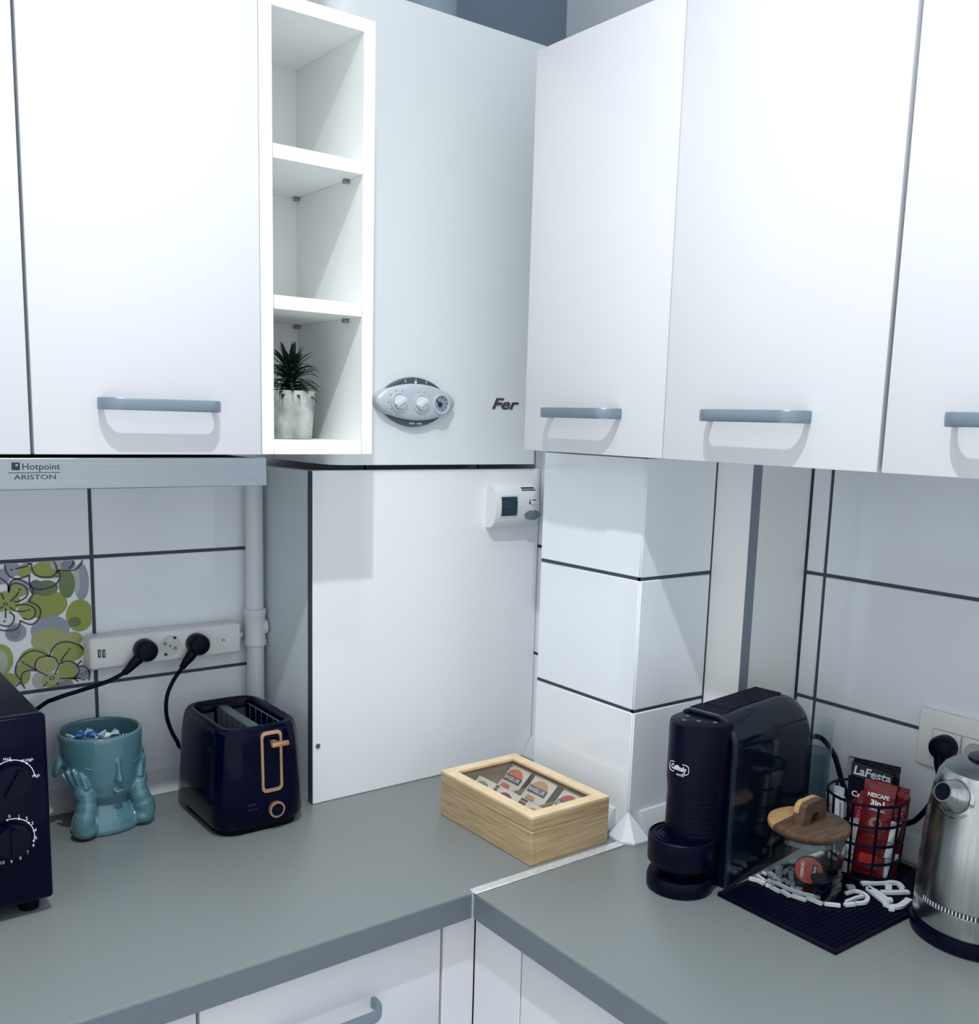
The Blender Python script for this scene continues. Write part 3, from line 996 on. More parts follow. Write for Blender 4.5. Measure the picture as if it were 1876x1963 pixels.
# ================================================================== MICROWAVE
MY = -0.345
mw = thing('microwave', 'black microwave oven with two dials at the left edge of the worktop', 'microwave', (-1.33, -0.19, ZC))
MX1 = -1.1105
obj('housing', B(-1.56, MX1, -0.325, -0.03, 0.922, 1.163, 0.006, 3), BLACK_SAT, mw)
ff = obj('front_fascia', B(-1.56, MX1, MY, -0.3255, 0.920, 1.166, 0.0055, 3), BLACK, mw)
dr = obj('door', B(-1.558, -1.222, MY-0.006, MY-0.0003, 0.926, 1.160, 0.003, 2), BLACK, mw)
obj('door_window', B(-1.52, -1.26, MY-0.0066, MY-0.0061, 0.955, 1.130), SMOKE, dr)
for (u, v, kind) in ((22, 1497, 0), (22, 1609, 1)):
    q = at_y(u, v, MY)
    K = FB(q.x, MY-0.0002, q.z)
    bm = prism(ell(0.0215, 0.0215, 36), K, 0.013, taper=0.94)
    prism([(-0.018, -0.003), (0.018, -0.003), (0.018, 0.003), (-0.018, 0.003)], K @ Matrix.Rotation(radians(60 if kind == 0 else 90), 4, 'Z'), 0.018, bm, h0=0.012)
    kn = obj('dial_knob', bm, BLACK_SAT, ff)
    if kind == 0:
        bm = ring(0.0262, 0.0272, K, 0.0003, 30, a0=radians(5), a1=radians(175))
        for s, (uu, vv) in (('Med', (13, 1455)), ('M.High', (52, 1457)), ('High', (69, 1487))):
            p_ = at_y(uu, vv, MY)
            text(s, FB(p_.x, MY-0.0003, p_.z), 0.0035, bm=bm)
    else:
        bm = ring(0.0262, 0.0272, K, 0.0003, 30, a0=radians(-18), a1=radians(98))
        for s, (uu, vv) in zip('0 1 2 3 4 5 6 7 8 9 10'.split(), ((18, 1565), (36, 1565), (51, 1569), (62, 1578), (68, 1591), (69, 1606), (64, 1620), (53, 1634), (39, 1645), (22, 1652), (4, 1654))):
            p_ = at_y(uu, vv, MY)
            text(s, FB(p_.x, MY-0.0003, p_.z), 0.0042, bm=bm)
    for j in range(5):
        a = radians(5+42*j) if kind == 0 else radians(-18+29*j)
        ring(0, 0.0013, FB(q.x+0.0268*cos(a), MY-0.0004, q.z+0.0268*sin(a)), 0.0003, 10, bm)
    obj('dial_scale', bm, INK_W, ff, label='white printed dial scale')
for fx in (-1.535, -1.135):
    for fy in (-0.315, -0.06):
        obj('foot', lathe([(0.012, ZC+0.0003), (0.014, 0.922)], (fx, fy), 20), BLACK_MAT, mw)
# cord from the back of the microwave to the strip
q = sock[0]
tl = [at_y(268, 1260, SY-0.013), at_y(256, 1272, SY-0.013), at_y(246, 1283, SY-0.012), at_y(238, 1290, SY-0.010)]
cp_ = curve_pts([tl[-1], at_y(205, 1307, -0.045), at_y(150, 1325, -0.035), at_y(105, 1340, -0.03), at_y(70, 1360, -0.022), (-1.16, -0.015, 1.00), (-1.20, -0.02, 0.97)], 8)
cord = obj('power_cord', tube(cp_, 0.0034, 10), BLACK_SAT, mw)
plug(cord, q, tl, [0.0095, 0.008, 0.0062, 0.0052])

# ================================================================== TOASTER
TC = Vector((-0.781, -0.166, ZC))
to = thing('toaster', 'black two slot toaster with rose gold trim beside the boiler cupboard', 'toaster', TC)


def sec(hx, hy, r, z, dx=0, dy=0):
    return [Vector((TC.x+dx+x, TC.y+dy+y, ZC+z)) for x, y in rrect(hx, hy, r, 7)]


obj('base', loft([sec(0.066, 0.088, 0.03, 0.0004), sec(0.068, 0.090, 0.03, 0.012)]), BLACK_MAT, to)
shell = [sec(0.0715, 0.094, 0.034, 0.011), sec(0.0752, 0.0985, 0.036, 0.020), sec(0.0750, 0.0985, 0.036, 0.06), sec(0.0705, 0.0965, 0.036, 0.13), sec(0.0675, 0.0945, 0.036, 0.155), sec(0.0655, 0.0930, 0.035, 0.1635),
         sec(0.0620, 0.0900, 0.033, 0.1690), sec(0.0570, 0.0850, 0.030, 0.1705), sec(0.0510, 0.0785, 0.022, 0.1680), sec(0.0475, 0.0750, 0.016, 0.1610), sec(0.0465, 0.0740, 0.014, 0.1300)]
obj('shell', loft(shell), BLACK, to)
obj('slot_divider', B(TC.x-0.009, TC.x+0.009, TC.y-0.0725, TC.y+0.0725, ZC+0.131, ZC+0.1625, 0.002), mat('divider_grey', (0.06, 0.09, 0.11), 0.3), to)
WIRE = mat('wire_metal', (0.45, 0.45, 0.52), 0.3, metal=0.9)
for s in (-1, 1):
    cx_ = TC.x+s*0.0275
    bm = bmesh.new()
    for k in range(6):
        yy = TC.y-0.058+k*0.023
        tube([(cx_-0.0165, yy, ZC+0.1315), (cx_-0.0165, yy+0.001, ZC+0.160)], 0.0007, 6, bm)
        tube([(cx_+0.0165, yy, ZC+0.1315), (cx_+0.0165, yy+0.001, ZC+0.160)], 0.0007, 6, bm)
    tube([(cx_+s*0.0172, TC.y-0.070, ZC+0.160), (cx_+s*0.0172, TC.y+0.070, ZC+0.160)], 0.0010, 6, bm)
    obj('guide_wires', bm, WIRE, to)
    obj('slot_end_plate', B(cx_-0.013, cx_+0.013, TC.y+0.068, TC.y+0.0705, ZC+0.1315, ZC+0.153), WIRE, to)
# front with lever
FYT = TC.y-0.0982


def fy(z):      # front surface of the shell at height z
    pts = [(0.011, 0.094), (0.020, 0.0985), (0.06, 0.0985), (0.13, 0.0965), (0.155, 0.0945), (0.17, 0.092)]
    z -= ZC
    for (za, ya), (zb, yb) in zip(pts, pts[1:]):
        if z <= zb:
            return TC.y-(ya+(yb-ya)*(z-za)/(zb-za))
    return TC.y-0.092


lx0, lx1 = at_y(501, 1460, FYT).x, at_y(541.5, 1460, FYT).x
lz0, lz1 = at_y(521, 1517, FYT).z, at_y(521, 1402, FYT).z
lcx, lcz = (lx0+lx1)/2, (lz0+lz1)/2
hw, hh = (lx1-lx0)/2, (lz1-lz0)/2
out, inn = rrect(hw, hh, 0.008, 5), rrect(hw-0.0042, hh-0.0055, 0.005, 5)
rg = []
for (ox, oz), (ix, iz) in zip(out, inn):
    yo, yi = fy(lcz+oz), fy(lcz+iz)
    rg.append([Vector((lcx+ox, yo+0.001, lcz+oz)), Vector((lcx+ox, yo-0.0016, lcz+oz)), Vector((lcx+ix, yi-0.0016, lcz+iz)), Vector((lcx+ix, yi+0.001, lcz+iz))])
obj('lever_frame', loft(rg, loop=True), ROSE, to, label='rose gold lever frame')
lv = at_y(536, 1424, FYT-0.012)
bm = B(lv.x-0.0155, lv.x+0.0125, FYT-0.020, FYT-0.0125, lv.z-0.0035, lv.z+0.0035, 0.0012, 2)
B(lv.x-0.010, lv.x-0.001, FYT-0.014, FYT+0.002, lv.z-0.002, lv.z+0.002, bm=bm)
obj('lever', bm, ROSE, to, label='rose gold push lever')
kq = at_y(530.5, 1551, FYT-0.003)
K = FB(kq.x, fy(kq.z)+0.001, kq.z)
bm = prism(ell(0.0098, 0.0098, 32), K, 0.0075, taper=0.97)
kn = obj('browning_knob', bm, BLACK_SAT, to)
obj('knob_ring', ring(0.0098, 0.0128, K, 0.0065, 40), ROSE, kn, label='rose gold knob ring')
qc = at_y(483, 1543, FYT)
bm = text('Cancel', FB(qc.x, fy(qc.z)-0.0004, qc.z), 0.0034)
qd = at_y(484, 1552, FYT)
prism([(-0.009, -0.0003), (0.009, -0.0003), (0.009, 0.0003), (-0.009, 0.0003)], FB(qd.x, fy(qd.z)-0.0004, qd.z), 0.0003, bm)
obj('front_lettering', bm, mat('faint_print', (0.03, 0.045, 0.07), 0.5), to)
q = sock[2]
tl = [at_y(370, 1250, SY-0.013), at_y(362, 1262, SY-0.013), at_y(354, 1272, SY-0.012), at_y(349, 1280, SY-0.010)]
cp_ = curve_pts([tl[-1], at_y(332, 1305, -0.045), at_y(320, 1335, -0.045), at_y(319, 1370, -0.045), at_y(328, 1400, -0.047), at_y(340, 1422, -0.050), (-0.835, -0.050, 0.985), (-0.80, -0.066, 0.96)], 8)
cord = obj('power_cord', tube(cp_, 0.0034, 10), BLACK_SAT, to)
plug(cord, q, tl, [0.0095, 0.008, 0.0062, 0.0052])

# ================================================================== HEAD PLANTER
TEAL = mat('teal_ceramic', (0.085, 0.20, 0.245), 0.16, coat=0.5)
HC = Vector((-0.978, -0.092, ZC+0.0005))
hp = thing('head_planter', 'teal ceramic face shaped planter resting its chin on its hands', 'planter', HC, radians(9))


def ball(c, rx, ry, rz, bm, rot=None, seg=20):
    t = bmesh.new()
    bmesh.ops.create_uvsphere(t, u_segments=seg, v_segments=seg//2+2, radius=1.0)
    m_ = Matrix.Translation(c) @ (rot or Matrix.Identity(4)) @ Matrix.Diagonal((rx, ry, rz, 1))
    merge(bm, t, m_)


bm = bmesh.new()
out_p = [(0.0, 0.036), (0.016, 0.0375), (0.030, 0.045), (0.043, 0.060), (0.053, 0.080), (0.0595, 0.103), (0.0625, 0.128), (0.0632, 0.150), (0.0625, 0.1545), (0.060, 0.156)]
in_p = [(0.0570, 0.1540), (0.0565, 0.146), (0.056, 0.128), (0.0555, 0.122), (0.040, 0.1195), (0.0, 0.119)]
prof = out_p+in_p
rings = []
for r, z in prof:
    sh = -0.016*max(0.0, (0.11-z)/0.075)
    rings.append([Vector((max(r, 1e-4)*cos(2*pi*i/48)*1.0, sh+max(r, 1e-4)*sin(2*pi*i/48)*0.97, z)) for i in range(48)])
loft(rings, bm, True, True)
# neck and chest
rings = []
for z, rx, ry, dy in ((0.0, 0.052, 0.042, -0.014), (0.006, 0.055, 0.044, -0.014), (0.020, 0.050, 0.042, -0.013), (0.036, 0.040, 0.036, -0.010), (0.060, 0.032, 0.028, -0.006)):
    rings.append([Vector((rx*cos(2*pi*i/40), dy+ry*sin(2*pi*i/40), z)) for i in range(40)])
loft(rings, bm)
for s in (-1, 1):
    tube(curve_pts([(s*0.047, -0.040, 0.014), (s*0.049, -0.043, 0.026), (s*0.044, -0.042, 0.044), (s*0.041, -0.040, 0.058), (s*0.043, -0.038, 0.072)], 5), [0.0170]*5+[0.0165]*4+[0.0150]*5+[0.0132]*4+[0.0115]*3, 16, bm)
    ball((s*0.046, -0.041, 0.0145), 0.0185, 0.0185, 0.0143, bm)
    ball((s*0.0455, -0.036, 0.073), 0.0125, 0.0100, 0.0155, bm, Matrix.Rotation(radians(-s*12), 4, 'Y'))
    for k, (dx, dy, l) in enumerate(((0.000, -0.0045, 0.026), (0.0062, 0.0015, 0.030), (0.0110, 0.0085, 0.028), (0.0140, 0.0155, 0.022))):
        b0 = Vector((s*(0.0425+dx*0.8), -0.040+dy, 0.078))
        b1 = Vector((s*(0.0455+dx*1.15), -0.035+dy*1.2, 0.078+l*0.6))
        b2 = Vector((s*(0.0490+dx*1.15), -0.029+dy*1.2, 0.078+l))
        tube([b0, b1, b2], [0.0046, 0.0043, 0.0030], 10, bm)
    # ear
    ball((s*0.0665, 0.004, 0.108), 0.0050, 0.0105, 0.0180, bm, Matrix.Rotation(radians(-s*14), 4, 'Y'))
# nose
rings = []
for z, w, d in ((0.122, 0.0035, 0.0015), (0.112, 0.0042, 0.005), (0.100, 0.0058, 0.0085), (0.090, 0.0085, 0.0125), (0.0865, 0.0088, 0.0120), (0.085, 0.0070, 0.006)):
    yb = -0.0605 - (0.11-0.10)*0.0
    rr_ = 0.0600 if z > 0.105 else 0.0575+0.0
    rings.append([Vector((-w, -rr_+0.006, z)), Vector((-w*0.55, -rr_-d*0.75, z)), Vector((0, -rr_-d, z)), Vector((w*0.55, -rr_-d*0.75, z)), Vector((w, -rr_+0.006, z))])
loft(rings, bm)
ball((0, -0.0605, 0.0705), 0.0095, 0.0045, 0.0024, bm)
ball((0, -0.0585, 0.0655), 0.0075, 0.0045, 0.0026, bm)
me = bpy.data.meshes.new('tmp_head')
bm.to_mesh(me)
bm.free()
tmp = bpy.data.objects.new('tmp_head', me)
COL.objects.link(tmp)
md = tmp.modifiers.new('r', 'REMESH')
md.mode = 'VOXEL'
md.voxel_size = 0.0016
md = tmp.modifiers.new('s', 'SMOOTH')
md.iterations = 7
md.factor = 0.5
dg = bpy.context.evaluated_depsgraph_get()
dg.update()
me2 = bpy.data.meshes.new_from_object(tmp.evaluated_get(dg))
bpy.data.objects.remove(tmp, do_unlink=True)
bm = bmesh.new()
bm.from_mesh(me2)
body = obj('body', bm, TEAL, hp, local=True, angle=180)
for s in (-1, 1):
    pts = []
    for k in range(9):
        a = radians(17+k*3.6)
        x, y = sin(a)*s, -cos(a)
        z = 0.112-0.0048*sin(pi*k/8)
        rr_ = 0.0608
        pts.append(Vector((x*rr_, y*rr_*0.97, z)))
    obj('closed_eye', tube(pts, 0.0010, 8), TEAL, hp, local=True)

# wrapped sweets in the planter
SW_B = mat('sweet_blue', (0.02, 0.12, 0.45), 0.25)
SW_W = mat('sweet_clear_wrap', (0.45, 0.62, 0.75), 0.2)
random.seed(4)
sweets = [(-0.036, -0.004, 0.136, 20, 0), (-0.018, -0.012, 0.135, -30, 0), (0.003, -0.014, 0.130, 10, 1), (0.020, -0.026, 0.121, 50, 1), (-0.038, 0.016, 0.121, 80, 0), (-0.013, 0.010, 0.119, 100, 1), (0.010, 0.006, 0.117, 140, 0)]
slabs = ['blue wrapped sweet against the left inside rim of the teal planter', 'blue wrapped sweet next to the leftmost one in the planter', 'white wrapped sweet at the front inside rim of the planter', 'pale wrapped sweet nearest the nose inside the planter', 'blue wrapped sweet at the back left inside the planter', 'pale wrapped sweet in the middle of the planter', 'blue wrapped sweet deep in the middle of the planter']
Rz = Matrix.Rotation(radians(9), 4, 'Z')
for (x, y, z, a, k), lb in zip(sweets, slabs):
    w = HC + (Rz @ Vector((x*0.92, y*0.92, 0))) + Vector((0, 0, z+0.0155))
    t = thing('wrapped_sweet', lb, 'sweet', w, radians(a), group='sweets in the teal planter')
    bm = bmesh.new()
    ball((0, 0, 0), 0.0095, 0.0062, 0.0052, bm, seg=12)
    obj('centre', bm, SW_B if k == 0 else INK_W, t, local=True)
    bm = bmesh.new()
    for s in (-1, 1):
        rings = []
        for q_, (d, wd) in enumerate(((0.008, 0.0025), (0.011, 0.003), (0.015, 0.006), (0.019, 0.0085))):
            rings.append([Vector((s*d, wd*(j/6*2-1), 0.0018*(1 if j % 2 else -1)*(q_/2)+0.0012*q_)) for j in range(7)])
        ra = rings
        loft([r_ + [p_+Vector((0, 0, 0.0004)) for p_ in reversed(r_)] for r_ in ra], bm)
    obj('twisted_wrapper', bm, SW_W, t, local=True)

# ================================================================== SUCCULENT
PCX, PCY, PZ = -0.727, -0.246, 1.5088
pt = thing('potted_succulent', 'small dark green succulent in a concrete pot on the lowest shelf', 'potted plant', (PCX, PCY, PZ))
CONC = mat('concrete_pot', (0.36, 0.39, 0.37), 0.85, noise=((38, 38, 30), 0.45, 6), bump=((200, 200, 200), 0.15, 0.001))
obj('pot', lathe([(0.0305, PZ+0.0003), (0.0315, PZ+0.002), (0.0375, PZ+0.069), (0.0375, PZ+0.071), (0.0345, PZ+0.071), (0.0335, PZ+0.060), (0.0, PZ+0.060)], (PCX, PCY), 36), CONC, pt)
LEAF = mat('dark_green_leaf', (0.006, 0.030, 0.022), 0.35, noise=((60, 60, 60), 0.5, 3))
obj('stem', lathe([(0.007, PZ+0.060), (0.006, PZ+0.10), (0.002, PZ+0.122)], (PCX, PCY), 12), LEAF, pt)


def leaf_mesh(L, droop):
    rings = []
    n = 8
    for i in range(n+1):
        t = i/n
        w = 0.0046*(sin(pi*min(1, 0.25+0.75*t))**0.7)*(1 if i < n else 0.05)+0.0001
        th = 0.0012*(1-t)+0.0002
        x = L*t
        z = droop[0]*t+droop[1]*t*t+droop[2]*t**3
        rings.append([Vector((x, -w, z)), Vector((x, 0, z-th)), Vector((x, w, z)), Vector((x, 0, z+th*0.6))])
    b = loft(rings)
    me = bpy.data.meshes.new('leaf')
    bmesh.ops.recalc_face_normals(b, faces=b.faces)
    b.to_mesh(me)
    b.free()
    me.materials.append(LEAF)
    me.polygons.foreach_set('use_smooth', [True]*len(me.polygons))
    return me


LM = [leaf_mesh(0.046, (0.014, 0.004, -0.026)), leaf_mesh(0.043, (0.026, 0.004, -0.022)), leaf_mesh(0.036, (0.034, 0.008, -0.014)), leaf_mesh(0.019, (0.036, 0.004, 0.000))]
random.seed(11)
ntot = 0
for lv_, (zz, cnt, mi_) in enumerate(((0.066, 11, 0), (0.072, 11, 0), (0.078, 11, 0), (0.084, 11, 0), (0.090, 11, 1), (0.096, 10, 1), (0.101, 10, 1), (0.105, 9, 2), (0.108, 8, 2), (0.110, 7, 3))):
    for k in range(cnt):
        o = bpy.data.objects.new('leaf', LM[mi_])
        COL.objects.link(o)
        o.parent = pt
        a = 2*pi*k/cnt + lv_*0.41 + random.uniform(-0.12, 0.12)
        o.location = (0.004*cos(a), 0.004*sin(a), zz-0.002)
        o.rotation_euler = (random.uniform(-0.15, 0.15), random.uniform(-0.12, 0.12), a)
        sc_ = random.uniform(0.86, 1.0)*(0.9 if lv_ > 5 else 1)
        # leaves on the shelf-side stay short of the panels
        o.scale = (sc_, sc_, sc_)

# ================================================================== TEA BOX
BAM = wood_mat('bamboo_side', (0.36, 0.255, 0.135), (0.58, 0.44, 0.26), (14, 14, 260), 0.5)
BAM_T = wood_mat('bamboo_top', (0.70, 0.53, 0.31), (0.82, 0.66, 0.43), (30, 30, 30), 0.45)
tb = thing('tea_box', 'bamboo tea box with a glass lid on the worktop corner', 'box', (-0.435, -0.471, ZC))
bx0, bx1, by0, by1 = -0.513, -0.358, -0.589, -0.354
zb0, zb1, zl0, zl1 = ZC+0.0005, 0.9535, 0.9545, 0.9755
w_ = 0.008
obj('side_board', B(bx0, bx0+w_, by0, by1, zb0, zb1, 0.0006), BAM, tb)
obj('side_board', B(bx1-w_, bx1, by0, by1, zb0, zb1, 0.0006), BAM, tb)
obj('side_board', B(bx0+w_, bx1-w_, by0, by0+w_, zb0, zb1), BAM, tb)
obj('side_board', B(bx0+w_, bx1-w_, by1-w_, by1, zb0, zb1), BAM, tb)
obj('bottom', B(bx0+w_, bx1-w_, by0+w_, by1-w_, zb0, zb0+0.004), BAM, tb)
obj('divider', B(-0.4385, -0.4345, by0+w_, by1-w_, zb0+0.004, 0.946), BAM, tb)
for yy in (-0.4215, -0.492):
    obj('divider', B(bx0+w_, bx1-w_, yy-0.0015, yy+0.0015, zb0+0.004, 0.940), BAM, tb)
lid = obj('lid', B(bx0, bx0+w_, by0, by1, zl0, zl1-0.004, 0.0004), BAM, tb)
obj('lid_board', B(bx1-w_, bx1, by0, by1, zl0, zl1-0.004, 0.0004), BAM, lid)
obj('lid_board', B(bx0+w_, bx1-w_, by0, by0+w_, zl0, zl1-0.004), BAM, lid)
obj('lid_board', B(bx0+w_, bx1-w_, by1-w_, by1, zl0, zl1-0.004), BAM, lid)
# mitred top frame
fw = 0.0195
o4 = [(bx0, by0), (bx1, by0), (bx1, by1), (bx0, by1)]
i4 = [(bx0+fw, by0+fw), (bx1-fw, by0+fw), (bx1-fw, by1-fw), (bx0+fw, by1-fw)]
for k in range(4):
    a_, b_ = o4[k], o4[(k+1) % 4]
    c_, d_ = i4[(k+1) % 4], i4[k]
    bm = loft([[Vector((*q_, zl1-0.0039)) for q_ in (a_, b_, c_, d_)], [Vector((*q_, zl1)) for q_ in (a_, b_, c_, d_)]])
    obj('frame_rail', bm, BAM_T, lid)
obj('glass_pane', B(bx0+fw-0.003, bx1-fw+0.003, by0+fw-0.003, by1-fw+0.003, zl1-0.0065, zl1-0.0042), clear_mat('lid_glass', (0.90, 0.89, 0.88), 0.15), lid)
for zz_ in (0.963,):
    pass
tcol = {'orange': (0.80, 0.17, 0.04), 'amber': (0.66, 0.36, 0.12), 'red': (0.55, 0.06, 0.07), 'green': (0.20, 0.36, 0.12), 'berry': (0.20, 0.03, 0.05), 'yellow': (0.5, 0.45, 0.15)}
PAPER = mat('tea_paper', (0.86, 0.84, 0.74), 0.5)


def tea_bag(yc, xt, zt, col, label, word=True, dx=0.030, dz=0.027, w=0.053):
    t = thing('tea_bag', label, 'tea bag', (xt, yc, zt), group='tea bags in the bamboo box')
    # local plane: x to -y world, y up the lean, z towards viewer-left
    up = Vector((dx, 0, dz)).normalized()
    Mx = basis((0, 0, 0), (0, -1, 0), up)
    L = 0.046
    rings = []
    for k in range(7):
        v_ = k/6
        th = 0.0006+0.0022*sin(pi*v_)
        y_ = -L*(1-v_)
        rings.append([Mx @ Vector((-w/2, y_, 0)), Mx @ Vector((-w*0.25, y_, th)), Mx @ Vector((w*0.25, y_, th)), Mx @ Vector((w/2, y_, 0)), Mx @ Vector((w*0.25, y_, -th)), Mx @ Vector((-w*0.25, y_, -th))])
    obj('sachet', loft(rings), PAPER, t, local=True)
    poly = [(0.019*cos(pi*i/16)*1.0, -0.0215+0.0150*sin(pi*i/16)) for i in range(17)]
    obj('leaf_motif', prism(poly, Mx, 0.0034, h0=0.0027), mat('tea_'+col, tcol[col], 0.5), t, local=True)
    obj('name_band', prism([(-0.021, -0.0315), (0.021, -0.0315), (0.021, -0.0200), (-0.021, -0.0200)], Mx, 0.0036, h0=0.0027), INK_D, t, local=True)
    if word:
        obj('name_lettering', text('BASILUR', Mx @ Matrix.Translation((0, -0.0258, 0.0037)), 0.0068, width=0.038, bold=0.0002), INK_W, t, local=True)
    obj('lower_motif', prism([(-0.016, -0.0440), (0.006, -0.0440), (0.004, -0.0370), (-0.012, -0.0365)], Mx, 0.0026, h0=0.0014), mat('tea_'+col, tcol[col]), t, local=True)
    return t


tea_bag(-0.3915, -0.3715, 0.9625, 'orange', 'white tea bag with an orange motif in the back left of the bamboo box', w=0.052)
tea_bag(-0.4570, -0.3715, 0.9625, 'amber', 'white tea bag with an amber motif in the middle of the bamboo box', w=0.056)
tea_bag(-0.5270, -0.3715, 0.9610, 'red', 'white tea bag with a red motif at the right end of the bamboo box', w=0.054)
tea_bag(-0.3960, -0.4470, 0.9590, 'green', 'white tea bag with a green motif at the left of the bamboo box', w=0.048)
tea_bag(-0.4570, -0.4470, 0.9590, 'berry', 'white tea bag with a dark berry motif at the front of the bamboo box', w=0.056)
tea_bag(-0.5270, -0.4470, 0.9570, 'yellow', 'white tea bag with a yellow motif in the front right of the bamboo box', w=0.054)

# ================================================================== COFFEE MACHINE
cm = thing('coffee_machine', 'black capsule coffee machine with round drip tray beside the pillar', 'coffee machine', (-0.334, -0.755, ZC), radians(7))


def prof2(hy, top, ry, rz, yoff=0.0, n=8):
    """upright outline in (y, z): large rounding at the near (-y) top edge, small on the far one"""
    p_ = [(hy, 0.0005)]
    for i in range(n+1):
        a = pi/2*i/n
        p_.append((hy-0.014+0.014*cos(a), top-0.014+0.014*sin(a)))
    for i in range(n+1):
        a = pi/2 + pi/2*i/n
        p_.append((-hy+ry+ry*cos(a), top-rz+rz*sin(a)))
    p_.append((-hy, 0.0005))
    return [(y+yoff, z) for y, z in p_]


rings = []
for x, k in ((0.0, 1.0), (0.16, 1.0), (0.18, 0.995), (0.195, 0.975), (0.205, 0.945), (0.2105, 0.91), (0.213, 0.86)):
    rings.append([Vector((x, y*(0.9+0.1*k) if k < 1 else y, z*k)) for y, z in prof2(0.045, 0.247, 0.034, 0.046)])
obj('body', loft(rings), SMOKE, cm, local=True)
# front frame lip of the side panel
rings = []
po, pi_ = prof2(0.0455, 0.2478, 0.0345, 0.0465), prof2(0.0425, 0.2445, 0.0325, 0.044)
for (ya, za), (yb_, zb_) in zip(po, pi_):
    rings.append([Vector((-0.004, ya, za)), Vector((0.004, ya, za)), Vector((0.004, yb_, zb_)), Vector((-0.004, yb_, zb_))])
obj('panel_lip', loft(rings), mat('panel_lip', (0.012, 0.025, 0.04), 0.25), cm, local=True)
# brewing tower (half round front)


def tower(z, r, xc, hx=0.0):
    pts = [(0.002, r), ]
    for i in range(17):
        a = pi/2 + pi*i/16
        pts.append((xc+r*cos(a), r*sin(a)))
    pts.append((0.002, -r))
    return [Vector((x, y+0.003, z)) for x, y in pts]


obj('tower', loft([tower(0.075, 0.0400, -0.020), tower(0.14, 0.0395, -0.020), tower(0.158, 0.0405, -0.022), tower(0.234, 0.0405, -0.022), tower(0.2405, 0.0395, -0.022), tower(0.242, 0.0375, -0.021)]), BLACK_SAT, cm, local=True)
for k in range(8):
    zz_ = 0.084+k*0.0075
    pts = [Vector((-0.020+0.0398*cos(a), 0.003+0.0398*sin(a), zz_)) for a in [radians(205+j*7) for j in range(8)]]
    obj('rib', tube(pts, 0.0011, 6), BLACK_SAT, cm, local=True)
obj('top_recess', B(0.004, 0.036, -0.012, 0.038, 0.2472, 0.2476), BLACK_MAT, cm, local=True)
obj('lid', B(0.038, 0.178, -0.010, 0.036, 0.2466, 0.2482, 0.0007), BLACK_MAT, cm, local=True)
for bx_, by_ in ((-0.042, 0.012), (-0.030, -0.004), (-0.022, 0.020), (-0.018, -0.022)):
    bm = bmesh.new()
    ball((bx_, by_+0.002, 0.2424), 0.0038, 0.0038, 0.0014, bm, seg=12)
    obj('button', bm, mat('button_satin', (0.06, 0.075, 0.09), 0.3), cm, local=True)
TXC, TYC = -0.041, 0.007
bm = lathe([(0.030, 0.024), (0.0415, 0.036), (0.0465, 0.042), (0.0472, 0.070), (0.0465, 0.0775), (0.0445, 0.079), (0.0430, 0.0765), (0.0, 0.0765)], (TXC, TYC), 44)
tr_ = obj('drip_tray', bm, BLACK_SAT, cm, local=True)
for r_ in (0.010, 0.017, 0.024, 0.031, 0.038):
    obj('grille_ring', ring(r_-0.0016, r_+0.0016, Matrix.Translation((TXC, TYC, 0.0764)), 0.0018, 40), BLACK_SAT, tr_, local=True)
obj('foot_disc', lathe([(0.0445, 0.0006), (0.0462, 0.004), (0.0462, 0.017), (0.044, 0.0225), (0.020, 0.0235), (0.020, 0.026)], (TXC, TYC), 44), BLACK_SAT, cm, local=True)
obj('tray_stem', B(-0.03, 0.002, -0.028, 0.034, 0.001, 0.076, 0.003), BLACK_MAT, cm, local=True)


def wrap_tower(a0, z0, r, xc, yc, M=None):
    def f(x, y, z):
        a = a0 + x/r
        return (xc+(r+0.0003+z)*cos(a), yc+(r+0.0003+z)*sin(a), z0+y)
    return f


lb = text('Caffitaly', Matrix.Identity(4), 0.0068, depth=0.0004, bold=0.00025, width=0.026, wrap=wrap_tower(radians(176), 0.180, 0.0405, -0.022, 0.003))
pts = []
for x, y in rrect(0.0165, 0.0068, 0.0045, 5):
    a = radians(176)+x/0.0405
    pts.append(Vector((-0.022+0.0412*cos(a), 0.003+0.0412*sin(a), 0.180+y)))
pts.append(pts[0].copy())
tube(pts, 0.0005, 6, lb)
text('SYSTEM', Matrix.Identity(4), 0.0026, depth=0.0004, bm=lb, width=0.012, wrap=wrap_tower(radians(182), 0.1708, 0.0405, -0.022, 0.003))
obj('brand_lettering', lb, INK_W, cm, local=True)
Rm = (Matrix.Translation((-0.334, -0.755, ZC)) @ Matrix.Rotation(radians(7), 4, 'Z')).inverted()
cpts = [(-0.135, -0.715, 0.985), (-0.085, -0.712, 1.03), (-0.048, -0.735, 1.058), (-0.036, -0.762, 1.035), (-0.034, -0.785, 0.985), (-0.036, -0.815, 0.955), (-0.038, -0.850, 0.950), (-0.034, -0.893, 0.963), (-0.030, -0.912, 0.982), (-0.026, -0.930, 1.02), (-0.030, -0.934, 1.052)]
cord = obj('power_cord', tube([Rm @ q_ for q_ in curve_pts(cpts, 8)], 0.0042, 10), BLACK_SAT, cm, local=True)
K = Rm @ FR(-0.0135, -0.931, 1.091)
bm = bmesh.new()
loft([[K @ Vector((r*cos(2*pi*i/28), r*sin(2*pi*i/28), h)) for i in range(28)] for r, h in ((0.0178, 0.0), (0.0182, 0.006), (0.0180, 0.018), (0.015, 0.023), (0.008, 0.0245))], bm)
